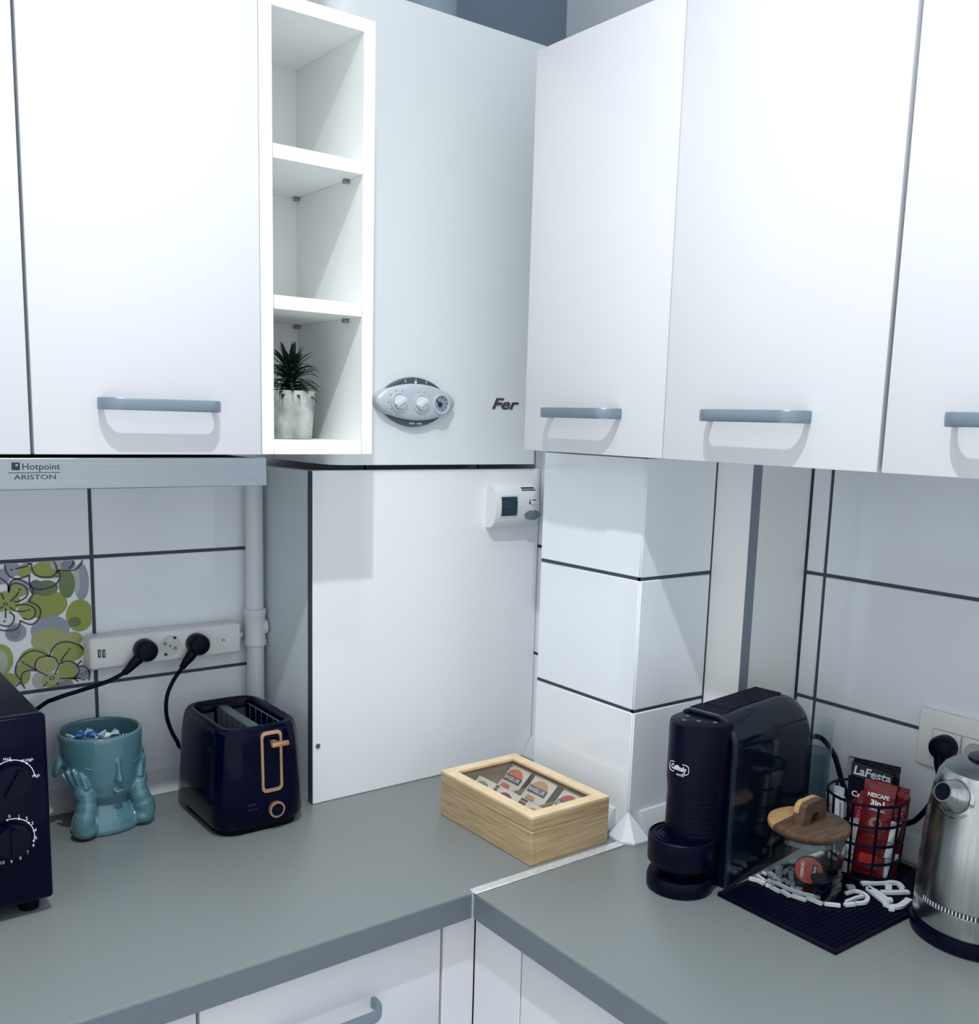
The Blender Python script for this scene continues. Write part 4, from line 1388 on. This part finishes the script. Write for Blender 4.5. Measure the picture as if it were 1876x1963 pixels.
tube([Rm @ Vector(q_) for q_ in ((-0.028, -0.9315, 1.085), (-0.030, -0.9325, 1.068), (-0.030, -0.934, 1.052))], [0.010, 0.0085, 0.0055], 12, bm)
obj('plug', bm, BLACK_SAT, cord, local=True)

# ================================================================== TALL GLASS
gx, gy = -0.089, -0.764
tg = thing('tall_glass', 'tall clear glass of water behind the coffee machine', 'glass', (gx, gy, ZC))
obj('glass_wall', lathe([(0.0005, ZC+0.0006), (0.0225, ZC+0.0006), (0.0255, 1.098), (0.0258, 1.100), (0.0240, 1.100), (0.0215, ZC+0.006), (0.0005, ZC+0.005)], (gx, gy), 36), clear_mat('clear_glass', (0.93, 0.96, 0.965), 0.2), tg)
obj('water', lathe([(0.0005, ZC+0.0065), (0.0210, ZC+0.0065), (0.0232, 1.052), (0.0005, 1.052)], (gx, gy), 36), clear_mat('water_teal', (0.55, 0.64, 0.68), 0.2), tg)

# ================================================================== RUBBER MAT
mx0, mx1, my0, my1 = -0.354, -0.045, -0.992, -0.8035
mt = thing('rubber_mat', 'black studded rubber mat under the glass jar and wire basket', 'mat', ((mx0+mx1)/2, (my0+my1)/2, ZC))
obj('base', B(mx0, mx1, my0, my1, ZC+0.0004, ZC+0.0035, 0.001), BLACK_MAT, mt)
for q_ in ((mx0, mx0+0.006, my0, my1), (mx1-0.006, mx1, my0, my1), (mx0+0.006, mx1-0.006, my0, my0+0.006), (mx0+0.006, mx1-0.006, my1-0.006, my1)):
    obj('rim', B(*q_, ZC+0.0034, ZC+0.0062, 0.0012), BLACK_MAT, mt)
bm = bmesh.new()
nx, ny = 42, 25
for i in range(nx):
    for j in range(ny):
        x = mx0+0.010+(mx1-mx0-0.020)*i/(nx-1)
        y = my0+0.010+(my1-my0-0.020)*j/(ny-1)
        loft([[Vector((x-0.0021, y-0.0021, ZC+0.0034)), Vector((x+0.0021, y-0.0021, ZC+0.0034)), Vector((x+0.0021, y+0.0021, ZC+0.0034)), Vector((x-0.0021, y+0.0021, ZC+0.0034))],
              [Vector((x-0.0015, y-0.0015, ZC+0.0052)), Vector((x+0.0015, y-0.0015, ZC+0.0052)), Vector((x+0.0015, y+0.0015, ZC+0.0052)), Vector((x-0.0015, y+0.0015, ZC+0.0052))]], bm, cap0=False)
sg_ = obj('studs', bm, BLACK_SAT, mt, smooth=False)
sg_['kind'] = 'stuff'
ZM = ZC+0.0054

# ================================================================== WHITE CUT-OUT TRIVETS
WC = mat('white_cutout', (0.60, 0.66, 0.70), 0.45)


def z7(u, v):
    p_ = at_z(1420+u/5.518, 1610+v/5.518, ZM+0.003)
    return Vector((p_.x, p_.y, ZM+0.0022))


def cutout(strokes, label):
    c0 = z7(*strokes[0][0][0])
    t = thing('cutout_trivet', label, 'trivet', (c0.x, c0.y, ZM))
    for pts, w in strokes:
        cp = curve_pts([z7(*q_) for q_ in pts], 5) if len(pts) > 2 else [z7(*q_) for q_ in pts]
        up = Vector((0, 0, 1))
        L = []
        for i, p_ in enumerate(cp):
            tt = (cp[min(i+1, len(cp)-1)]-cp[max(i-1, 0)]).normalized()
            n_ = tt.cross(up)*w/2
            L.append([p_-n_-up*0.002, p_+n_-up*0.002, p_+n_+up*0.0018, p_-n_+up*0.0018])
        obj('stroke', loft(L), WC, t)
    return t


cutout([([(85, 402), (170, 420), (250, 460)], 0.0065), ([(170, 370), (255, 430)], 0.0042), ([(230, 340), (262, 360)], 0.0042),
        ([(265, 470), (345, 492)], 0.0055), ([(320, 492), (410, 542)], 0.0060), ([(430, 530), (520, 590)], 0.0060), ([(540, 580), (690, 632)], 0.0062), ([(700, 605), (860, 672)], 0.0062), ([(880, 668), (1050, 688)], 0.0055), ([(1095, 682), (1200, 672)], 0.0062),
        ([(280, 420), (400, 462), (520, 520), (680, 570), (840, 600)], 0.0050), ([(405, 280), (395, 375)], 0.0100), ([(440, 345), (540, 300)], 0.0070), ([(530, 310), (530, 400)], 0.0065), ([(300, 340), (335, 370)], 0.0070), ([(330, 385), (410, 392)], 0.0080),
        ([(390, 425), (480, 415)], 0.0060), ([(485, 455), (550, 435)], 0.0060), ([(545, 440), (545, 500)], 0.0055), ([(580, 500), (645, 522)], 0.0060), ([(710, 190), (870, 130)], 0.0080), ([(520, 232), (600, 215)], 0.0060),
        ([(1110, 650), (1210, 610), (1290, 590)], 0.0040), ([(1110, 560), (1200, 535), (1290, 560), (1340, 610), (1310, 655), (1210, 665)], 0.0055), ([(1120, 490), (1200, 490)], 0.0080)], 'white cut out lettering trivet lying under the glass jar')
cutout([([(1275, 455), (1450, 450), (1640, 450), (1705, 505)], 0.0080), ([(1480, 548), (1620, 550), (1775, 545)], 0.0080), ([(1340, 500), (1450, 560), (1530, 620), (1600, 630)], 0.0090), ([(1340, 512), (1480, 620), (1560, 692)], 0.0070),
        ([(1520, 670), (1600, 702), (1690, 690), (1780, 625)], 0.0090), ([(1560, 722), (1620, 730)], 0.0060), ([(1560, 470), (1560, 545)], 0.0090), ([(1695, 500), (1702, 545)], 0.0060)], 'white cut out lettering trivet between the wire basket and kettle')

# ================================================================== GLASS JAR
JX, JY = -0.2445, -0.8665
JZ = ZM+0.0042
jar = thing('glass_jar', 'round clear glass jar with an acacia wood lid on the black mat', 'jar', (JX, JY, JZ))
JG = clear_mat('jar_glass', (0.97, 0.985, 0.985), 0.2)
obj('glass_body', lathe([(0.0005, JZ), (0.0470, JZ), (0.0495, JZ+0.003), (0.0500, JZ+0.010), (0.0500, JZ+0.066), (0.0475, JZ+0.073), (0.0475, JZ+0.082), (0.0455, JZ+0.082), (0.0455, JZ+0.073), (0.0478, JZ+0.066), (0.0478, JZ+0.006), (0.0005, JZ+0.004)], (JX, JY), 56), JG, jar)
obj('seal_ring', lathe([(0.0458, JZ+0.0825), (0.0482, JZ+0.0822), (0.0490, JZ+0.078), (0.0505, JZ+0.076), (0.0505, JZ+0.084), (0.0460, JZ+0.085)], (JX, JY), 48), clear_mat('seal_clear', (0.78, 0.83, 0.85), 1.0), jar)
LZ = JZ+0.0855
ACA = wood_mat('acacia_dark', (0.050, 0.030, 0.018), (0.125, 0.075, 0.042), (25, 120, 60), 0.5)
ACL = wood_mat('acacia_pale', (0.36, 0.22, 0.085), (0.52, 0.34, 0.15), (40, 90, 60), 0.5)
p1 = at_z(1478, 1581, LZ+0.012)
p2 = at_z(1532, 1555, LZ+0.012)
cd = (p2-p1)
cd.z = 0
cd.normalize()
nn = Vector((-cd.y, cd.x, 0))
off = (p1-Vector((JX, JY, 0))).dot(nn)
if off < 0:
    nn, off = -nn, -off
a_c = math.atan2(nn.y, nn.x)
half = math.acos(max(-1, min(1, off/0.0555)))
dark, pale = [], []
for i in range(41):
    a = a_c + half + (2*pi-2*half)*i/40
    dark.append((cos(a), sin(a)))
for i in range(21):
    a = a_c - half + 2*half*i/20
    pale.append((cos(a), sin(a)))


def disc_piece(unit, prof_):
    rg_ = []
    for r, z in prof_:
        rg_.append([Vector((JX+x*r, JY+y*r, z)) for x, y in unit])
    return loft(rg_)


lp = [(0.0520, LZ), (0.0550, LZ+0.003), (0.0558, LZ+0.007), (0.0550, LZ+0.0105), (0.0520, LZ+0.0122)]
lid = obj('lid', disc_piece(dark, lp), ACA, jar, label='acacia wood lid')
obj('sapwood', disc_piece(pale, lp), ACL, lid, label='pale sapwood edge of the lid')
hd = Vector((cos(radians(3)), sin(radians(3)), 0))
hn = Vector((-hd.y, hd.x, 0))
Hm = basis((JX, JY, LZ+0.0121), hd, (0, 0, 1))
arch = [(-0.028, 0.0), (-0.0275, 0.017), (-0.025, 0.027), (-0.019, 0.031), (0.016, 0.031), (0.025, 0.028), (0.0285, 0.017), (0.028, 0.0)]
arci = [(-0.009, 0.0), (-0.009, 0.006), (-0.007, 0.012), (-0.003, 0.0145), (0.006, 0.0145), (0.010, 0.012), (0.012, 0.006), (0.012, 0.0)]
rg_ = []
for (ax, ay), (ix, iy) in zip(arch, arci):
    rg_.append([Hm @ Vector((ax, ay, -0.0085)), Hm @ Vector((ax, ay, 0.0085)), Hm @ Vector((ix, iy, 0.0085)), Hm @ Vector((ix, iy, -0.0085))])
hdl = obj('lid_handle', loft(rg_), ACA, lid, label='arched wooden lid handle')
rg_ = []
for (ax, ay) in arch[1:-1]:
    rg_.append([Hm @ Vector((ax, ay, -0.0085)), Hm @ Vector((ax, ay, -0.0010)), Hm @ Vector((ax*1.0, ay+0.0008, -0.0010)), Hm @ Vector((ax*1.0, ay+0.0008, -0.0085))])
obj('handle_sapwood', loft(rg_), ACL, lid)

# capsules in the jar
CR = mat('capsule_red', (0.42, 0.055, 0.04), 0.4)


def capsule(pos, axis, label, m_top, words, k=1.0):
    t = thing('coffee_capsule', label, 'coffee capsule', pos, group='coffee capsules in the glass jar')
    ax = Vector(axis).normalized()
    xx = Vector((0, 0, 1)) - ax*ax.z
    xx = xx.normalized() if xx.length > 0.2 else Vector((1, 0, 0))
    yv = ax.cross(xx)
    Mx = Matrix((-yv, xx, ax)).transposed().to_4x4()
    Mx = basis((0, 0, 0), xx.cross(ax), xx) @ Matrix.Scale(k, 4)
    bm = lathe([(0.013, -0.024), (0.0145, -0.022), (0.0168, -0.002), (0.0200, -0.0015), (0.0200, 0.0), (0.0188, 0.0005)], (0, 0), 32)
    bmesh.ops.transform(bm, matrix=Mx, verts=bm.verts)
    obj('cup', bm, BLACK, t, local=True)
    bm = prism(ell(0.0188, 0.0188, 32), Mx, 0.0012, h0=0.0004)
    tp_ = obj('foil_lid', bm, m_top, t, local=True)
    if words:
        Mt = Mx @ Matrix.Rotation(radians(90), 4, 'Z')
        bm = text('CREMOSO', Mt @ Matrix.Translation((0, 0.0085, 0.0014)), 0.0040, width=0.023, bold=0.00015)
        obj('lettering', bm, INK_W, tp_, local=True)
        bm = prism([(-0.010, -0.0115), (0.010, -0.0115), (0.010, -0.0045), (-0.010, -0.0045)], Mt, 0.0016, h0=0.0013)
        obj('logo_band', bm, INK_D, tp_, local=True)
        bm = text('Caffitaly', Mt @ Matrix.Translation((0, -0.0080, 0.0018)), 0.0042, width=0.016)
        obj('lettering', bm, INK_W, tp_, local=True)
    return t


vd = Vector((-0.84, -0.54, 0.0))
capsule((JX+0.0028, JY-0.0042, JZ+0.0252), (-0.88, -0.46, 0.10), 'coffee capsule with a red foil lid standing inside the glass jar', CR, True)
capsule((JX-0.0019, JY-0.0301, JZ+0.0246), (0.0, 0.0, 1.0), 'small black coffee capsule standing in front of the red one inside the jar', BLACK_SAT, False, 0.82)

# ================================================================== WIRE BASKET AND SACHETS
KX, KY = -0.113, -0.873
bk = thing('wire_basket', 'round black wire basket full of coffee sachets by the wall', 'basket', (KX, KY, ZM))
KB, KT = ZM+0.0030, 1.022
for i, zf in enumerate((0.0, 0.22, 0.46, 0.72, 1.0)):
    r_ = 0.050+0.0055*zf
    pts = [Vector((KX+r_*cos(2*pi*k/40), KY+r_*sin(2*pi*k/40), KB+(KT-KB)*zf)) for k in range(41)]
    obj('ring', tube(pts, 0.0021, 8, cap=False), BLACK_SAT, bk)
for k in range(10):
    a = 2*pi*k/10+0.2
    obj('upright', tube([(KX+0.050*cos(a), KY+0.050*sin(a), KB), (KX+0.0555*cos(a), KY+0.0555*sin(a), KT)], 0.0019, 8), BLACK_SAT, bk)
obj('floor_disc', lathe([(0.0005, ZM+0.0003), (0.050, ZM+0.0003), (0.050, ZM+0.0025), (0.0005, ZM+0.0025)], (KX, KY), 32), BLACK_SAT, bk)
ZK = ZM+0.003
FOIL_R = mat('red_foil', (0.13, 0.007, 0.012), 0.25, bump=((120, 120, 120), 0.4, 0.002))
FOIL_B = mat('black_red_foil', (0.006, 0.007, 0.014), 0.25, spec=0.2, bump=((120, 120, 120), 0.4, 0.002))
FOIL_S = mat('silver_foil', (0.50, 0.56, 0.60), 0.2, metal=0.8)
PAPW = mat('white_sugar_paper', (0.52, 0.58, 0.62), 0.5, bump=((160, 160, 160), 0.4, 0.002))


def sachet(name, label, cat, w, h, th, pos, face, lean, roll, m, decor=None, group=None):
    """flat packet standing at pos (bottom centre); face = heading of its front, lean back, roll in plane (degrees)"""
    t = thing(name, label, cat, pos, group=group)
    fx, fy_ = cos(radians(face)), sin(radians(face))
    rgt = Vector((-fy_, fx, 0))            # viewer's right when looking at the front
    nrm = Vector((fx, fy_, 0))
    up = (Vector((0, 0, 1))*cos(radians(lean)) - nrm*sin(radians(lean)))
    Mx = basis((0, 0, 0), rgt, up) @ Matrix.Rotation(radians(roll), 4, 'Z')
    rings = []
    n = 10
    for k in range(n+1):
        v_ = k/n
        tk = 0.0005+th*max(0, sin(pi*min(1, max(0, (v_-0.06)/0.88))))**0.6
        wv = w/2*(1-0.04*sin(pi*v_))
        y_ = h*v_
        rings.append([Mx @ Vector((-wv, y_, 0)), Mx @ Vector((-wv*0.5, y_, tk)), Mx @ Vector((wv*0.5, y_, tk)), Mx @ Vector((wv, y_, 0)), Mx @ Vector((wv*0.5, y_, -tk)), Mx @ Vector((-wv*0.5, y_, -tk))])
    bm = loft(rings)
    obj('packet', bm, m, t, local=True)
    bm = prism([(-w/2, h-0.0085), (w/2, h-0.0085), (w/2, h-0.0005), (-w/2, h-0.0005)], Mx, 0.0009, h0=-0.0009)
    obj('crimped_seal', bm, m, t, local=True)
    if decor:
        decor(t, Mx, th)
    return t


def deco_festa(t, Mx, th):
    z = th+0.0006
    obj('red_panel', prism([(-0.034, 0.088), (-0.028, 0.076), (0.034, 0.078), (0.035, 0.128), (0.030, 0.128), (-0.012, 0.112)], Mx, z+0.0001, h0=z-0.0006), FOIL_R, t, local=True)
    obj('name_plate', prism([(-0.033, 0.132), (0.030, 0.123), (0.031, 0.145), (-0.032, 0.153)], Mx, z+0.0005, h0=z-0.0004), INK_D, t, local=True)
    obj('name_lettering', text('LaFesta', Mx @ Matrix.Translation((-0.001, 0.1385, z+0.0007)) @ Matrix.Rotation(radians(-3), 4, 'Z'), 0.0125, width=0.056, bold=0.0004, shear=0.12), INK_W, t, local=True)
    obj('kind_lettering', text('Cappuccino', Mx @ Matrix.Translation((0.0005, 0.103, z+0.0007)) @ Matrix.Rotation(radians(-3), 4, 'Z'), 0.0080, width=0.060, bold=0.0002), INK_W, t, local=True)
    obj('foil_corner', prism([(-0.040, 0.132), (-0.033, 0.130), (-0.030, 0.157), (-0.040, 0.157)], Mx, 0.0026, h0=0.0010), FOIL_S, t, local=True)


def deco_nes(t, Mx, th):
    z = th+0.0006
    obj('name_lettering', text('NESCAFE', Mx @ Matrix.Translation((0, 0.120, z)), 0.0058, width=0.029, bold=0.0002), INK_W, t, local=True)
    obj('kind_lettering', text('3in1', Mx @ Matrix.Translation((0.001, 0.109, z)), 0.0075, width=0.019, bold=0.0004), INK_W, t, local=True)
    obj('variety_lettering', text('ORIGINAL', Mx @ Matrix.Translation((0.001, 0.099, z)), 0.0036, width=0.022), INK_W, t, local=True)
    obj('cup_motif', ring(0, 0.0085, Mx @ Matrix.Translation((0.001, 0.080, z-0.0004)), 0.0006, 24), mat('cup_brown', (0.28, 0.20, 0.15), 0.5), t, local=True)
    obj('cup_motif_hole', ring(0, 0.0050, Mx @ Matrix.Translation((0.003, 0.080, z+0.0003)), 0.0003, 20), FOIL_R, t, local=True)
    obj('red_patch', prism([(-0.013, 0.012), (0.013, 0.012), (0.013, 0.032), (-0.013, 0.032)], Mx, z, h0=z-0.0008), mat('bright_red', (0.36, 0.02, 0.015), 0.35), t, local=True)


def deco_stick(t, Mx, th):
    z = th+0.0005
    obj('side_lettering', text('NESCAFE', Mx @ Matrix.Translation((0, 0.088, z)) @ Matrix.Rotation(radians(90), 4, 'Z'), 0.0075, width=0.034), mat('pale_red_print', (0.45, 0.20, 0.18), 0.5), t, local=True)
    obj('white_patch', prism([(-0.007, 0.020), (0.007, 0.020), (0.007, 0.034), (-0.007, 0.034)], Mx, z, h0=z-0.001), INK_W, t, local=True)


def deco_sugar(t, Mx, th):
    z = th+0.0004
    bm = bmesh.new()
    for k in range(4):
        prism([(-0.006, 0.030+k*0.008), (0.006-0.002*(k % 2), 0.030+k*0.008), (0.006-0.002*(k % 2), 0.0312+k*0.008), (-0.006, 0.0312+k*0.008)], Mx, z, bm, h0=z-0.0006)
    obj('print_lines', bm, mat('print_slate_grey', (0.10, 0.12, 0.15), 0.6), t, local=True)


F = 205
GS = 'sachets in the wire basket'
sachet('coffee_sachet', 'black and red cappuccino sachet standing tallest in the wire basket', 'sachet', 0.078, 0.158, 0.0028, (KX+0.006, KY-0.006, ZK), F-18, 4, 3, FOIL_B, deco_festa, GS)
sachet('coffee_sachet', 'wide red instant coffee sachet at the front right of the wire basket', 'sachet', 0.044, 0.140, 0.0045, (KX-0.020, KY-0.021, ZK+0.0005), F-4, 3, -3, FOIL_R, deco_nes, GS)
sachet('coffee_stick', 'slim red coffee stick leaning beside the wide red sachet', 'sachet', 0.019, 0.118, 0.003, (KX-0.031, KY+0.012, ZK+0.0005), F+2, 10, -12, FOIL_R, deco_stick, GS)
sachet('coffee_stick', 'slim red coffee stick at the right edge of the wire basket', 'sachet', 0.019, 0.118, 0.003, (KX+0.008, KY-0.040, ZK+0.0005), F+22, -2, -4, FOIL_R, deco_stick, GS)
sachet('coffee_sachet', 'plain red sachet rising at the back of the wire basket', 'sachet', 0.046, 0.136, 0.003, (KX+0.001, KY-0.024, ZK+0.0005), F-6, 1, -5, FOIL_R, None, GS)
sachet('sugar_stick', 'white sugar stick leaning at the left rim of the wire basket', 'sachet', 0.021, 0.102, 0.003, (KX-0.018, KY+0.036, ZK+0.0005), F-20, 2, 6, PAPW, deco_sugar, GS)
sachet('sugar_stick', 'white sugar stick behind the left one in the wire basket', 'sachet', 0.021, 0.108, 0.003, (KX-0.002, KY+0.040, ZK+0.0005), F-35, 0, 4, PAPW, deco_sugar, GS)
sachet('sugar_stick', 'white sugar stick low in the middle of the wire basket', 'sachet', 0.012, 0.085, 0.002, (KX-0.040, KY-0.000, ZK+0.0005), F, 0, -4, PAPW, deco_sugar, GS)
sachet('sugar_stick', 'white sugar stick at the right front of the wire basket', 'sachet', 0.016, 0.086, 0.0025, (KX-0.010, KY-0.038, ZK+0.0005), F+18, 0, -9, PAPW, deco_sugar, GS)

# ================================================================== WALL SOCKET
ws = thing('wall_socket', 'cream double wall socket on the right wall above the kettle', 'wall socket', (-0.005, -0.965, 1.052))
pl_ = obj('plate', B(-0.0105, -0.0005, -1.046, -0.8835, 1.0515, 1.1385, 0.0035, 3), mat('cream_plastic', (0.82, 0.84, 0.82), 0.35), ws)
for k, yc in enumerate((-0.9285, -0.9735)):
    fr = ring(0, 0, FR(-0.0106, yc, 1.09), 0) if False else None
    o4_ = [(-0.0218, -0.0235), (0.0218, -0.0235), (0.0218, 0.0235), (-0.0218, 0.0235)]
    i4_ = [(x*0.968, y*0.968) for x, y in o4_]
    Mq = FR(-0.0104, yc, 1.089)
    rg_ = [[Mq @ Vector((a_[0], a_[1], 0)), Mq @ Vector((a_[0], a_[1], 0.0004)), Mq @ Vector((b_[0], b_[1], 0.0004)), Mq @ Vector((b_[0], b_[1], 0))] for a_, b_ in zip(o4_, i4_)]
    ins = obj('insert', prism(i4_, Mq, 0.0006), mat('cream_plastic', (0.82, 0.84, 0.82)), pl_)
    obj('insert_gap', loft(rg_, loop=True), mat('gap_grey', (0.10, 0.12, 0.14), 0.6), ins)
    obj('socket_ring', ring(0.0178, 0.0198, Mq, 0.0022, 36), mat('cream_plastic', (0.82, 0.84, 0.82)), ins)
    obj('socket_well', prism(ell(0.0178, 0.0178, 28), Mq, 0.0009), mat('socket_shade', (0.45, 0.50, 0.52), 0.4), ins)

# ================================================================== KETTLE
QX, QY = -0.154, -1.064
kt = thing('electric_kettle', 'brushed steel electric kettle with a short round spout at the right edge', 'kettle', (QX, QY, ZC))
KST = mat('kettle_steel', (0.50, 0.53, 0.53), 0.24, metal=1.0, noise=((260, 260, 3), 0.12, 3))
obj('power_base', lathe([(0.074, ZC+0.0005), (0.0785, ZC+0.003), (0.0795, ZC+0.012), (0.0780, ZC+0.020)], (QX, QY), 64), BLACK_SAT, kt)
obj('body', lathe([(0.0745, ZC+0.0205), (0.0762, ZC+0.024), (0.0762, ZC+0.050), (0.0755, ZC+0.0505), (0.0755, ZC+0.0575), (0.0762, ZC+0.058), (0.0755, ZC+0.09), (0.0735, ZC+0.130), (0.0700, ZC+0.170), (0.0660, ZC+0.198), (0.0620, ZC+0.214), (0.0560, ZC+0.2235)], (QX, QY), 72), KST, kt)
obj('lid', lathe([(0.0560, ZC+0.2237), (0.0510, ZC+0.2275), (0.0400, ZC+0.2335), (0.0300, ZC+0.2360)], (QX, QY), 56), mat('lid_grey', (0.26, 0.30, 0.32), 0.3, metal=0.9), kt)
kl = obj('lid_centre', lathe([(0.0300, ZC+0.2362), (0.0290, ZC+0.2395), (0.012, ZC+0.2415)], (QX, QY), 40), BLACK, kt)
obj('lid_ring', lathe([(0.0105, ZC+0.2415), (0.0105, ZC+0.2440), (0.0085, ZC+0.2445), (0.004, ZC+0.2420)], (QX, QY), 28), CHROME, kl)
bm = bmesh.new()
for k in range(26):
    a = radians(150+k*3.4)
    Mq = basis((QX+0.0757*cos(a), QY+0.0757*sin(a), ZC+0.054), (-sin(a), cos(a), 0), (0, 0, 1))
    prism([(-0.0007, -0.0028), (0.0007, -0.0028), (0.0007, 0.0028), (-0.0007, 0.0028)], Mq, 0.0005, bm, h0=-0.0008)
tk_ = obj('band_ticks', bm, INK_W, kt)
tk_['kind'] = 'stuff'
bm = lathe([(0.0756, ZC+0.0508), (0.07585, ZC+0.0510), (0.07585, ZC+0.0570), (0.0756, ZC+0.0572)], (QX, QY), 64)
obj('band', bm, mat('kettle_band', (0.03, 0.035, 0.045), 0.3), kt)
SA = radians(168)
sd = Vector((cos(SA), sin(SA), 0))
ax = (sd*0.93 + Vector((0, 0, 0.36))).normalized()
S0 = Vector((QX, QY, ZC+0.196)) + sd*0.0575
Ms = basis(S0, ax.cross(Vector((0, 0, 1))).normalized()*-1, (0, 0, 1))
up_ = (Vector((0, 0, 1))-ax*ax.z).normalized()
sx = up_.cross(ax)
Ms = Matrix((sx, up_, ax)).transposed().to_4x4()
Ms.translation = S0
bm = lathe([(0.0225, -0.006), (0.0215, 0.008), (0.0180, 0.018), (0.0140, 0.026), (0.0122, 0.032), (0.0108, 0.032), (0.0110, 0.022), (0.0, 0.020)], (0, 0), 36)
bmesh.ops.transform(bm, matrix=Ms, verts=bm.verts)
sp = obj('spout', bm, KST, kt)
bm = prism(ell(0.0108, 0.0108, 24), Ms, 0.0305, h0=0.024)
obj('spout_opening', bm, BLACK_MAT, sp)
bm = bmesh.new()
Sc = Ms @ Matrix.Translation((0, -0.002, -0.002))
rg_ = []
for k in range(36):
    a = 2*pi*k/36
    u_, v_ = cos(a), sin(a)
    # ring hugging the body wall
    rg_.append([Sc @ Vector((0.0225*u_, 0.0240*v_, 0.010-0.004*(v_ < 0))), Sc @ Vector((0.0262*u_, 0.0278*v_, 0.007-0.004*(v_ < 0))), Sc @ Vector((0.0262*u_, 0.0278*v_, -0.008)), Sc @ Vector((0.0225*u_, 0.0240*v_, -0.008))])
loft(rg_, bm, loop=True)
obj('spout_collar', bm, mat('collar_steel', (0.55, 0.58, 0.58), 0.2, metal=1.0), sp)
ha = SA+pi
hd_ = Vector((cos(ha), sin(ha), 0))
hp_ = [Vector((QX, QY, ZC+z))+hd_*r for r, z in ((0.050, 0.222), (0.075, 0.226), (0.100, 0.212), (0.108, 0.180), (0.106, 0.13), (0.095, 0.08), (0.073, 0.060))]
obj('handle', tube(curve_pts(hp_, 6), 0.0095, 14), BLACK_SAT, kt)
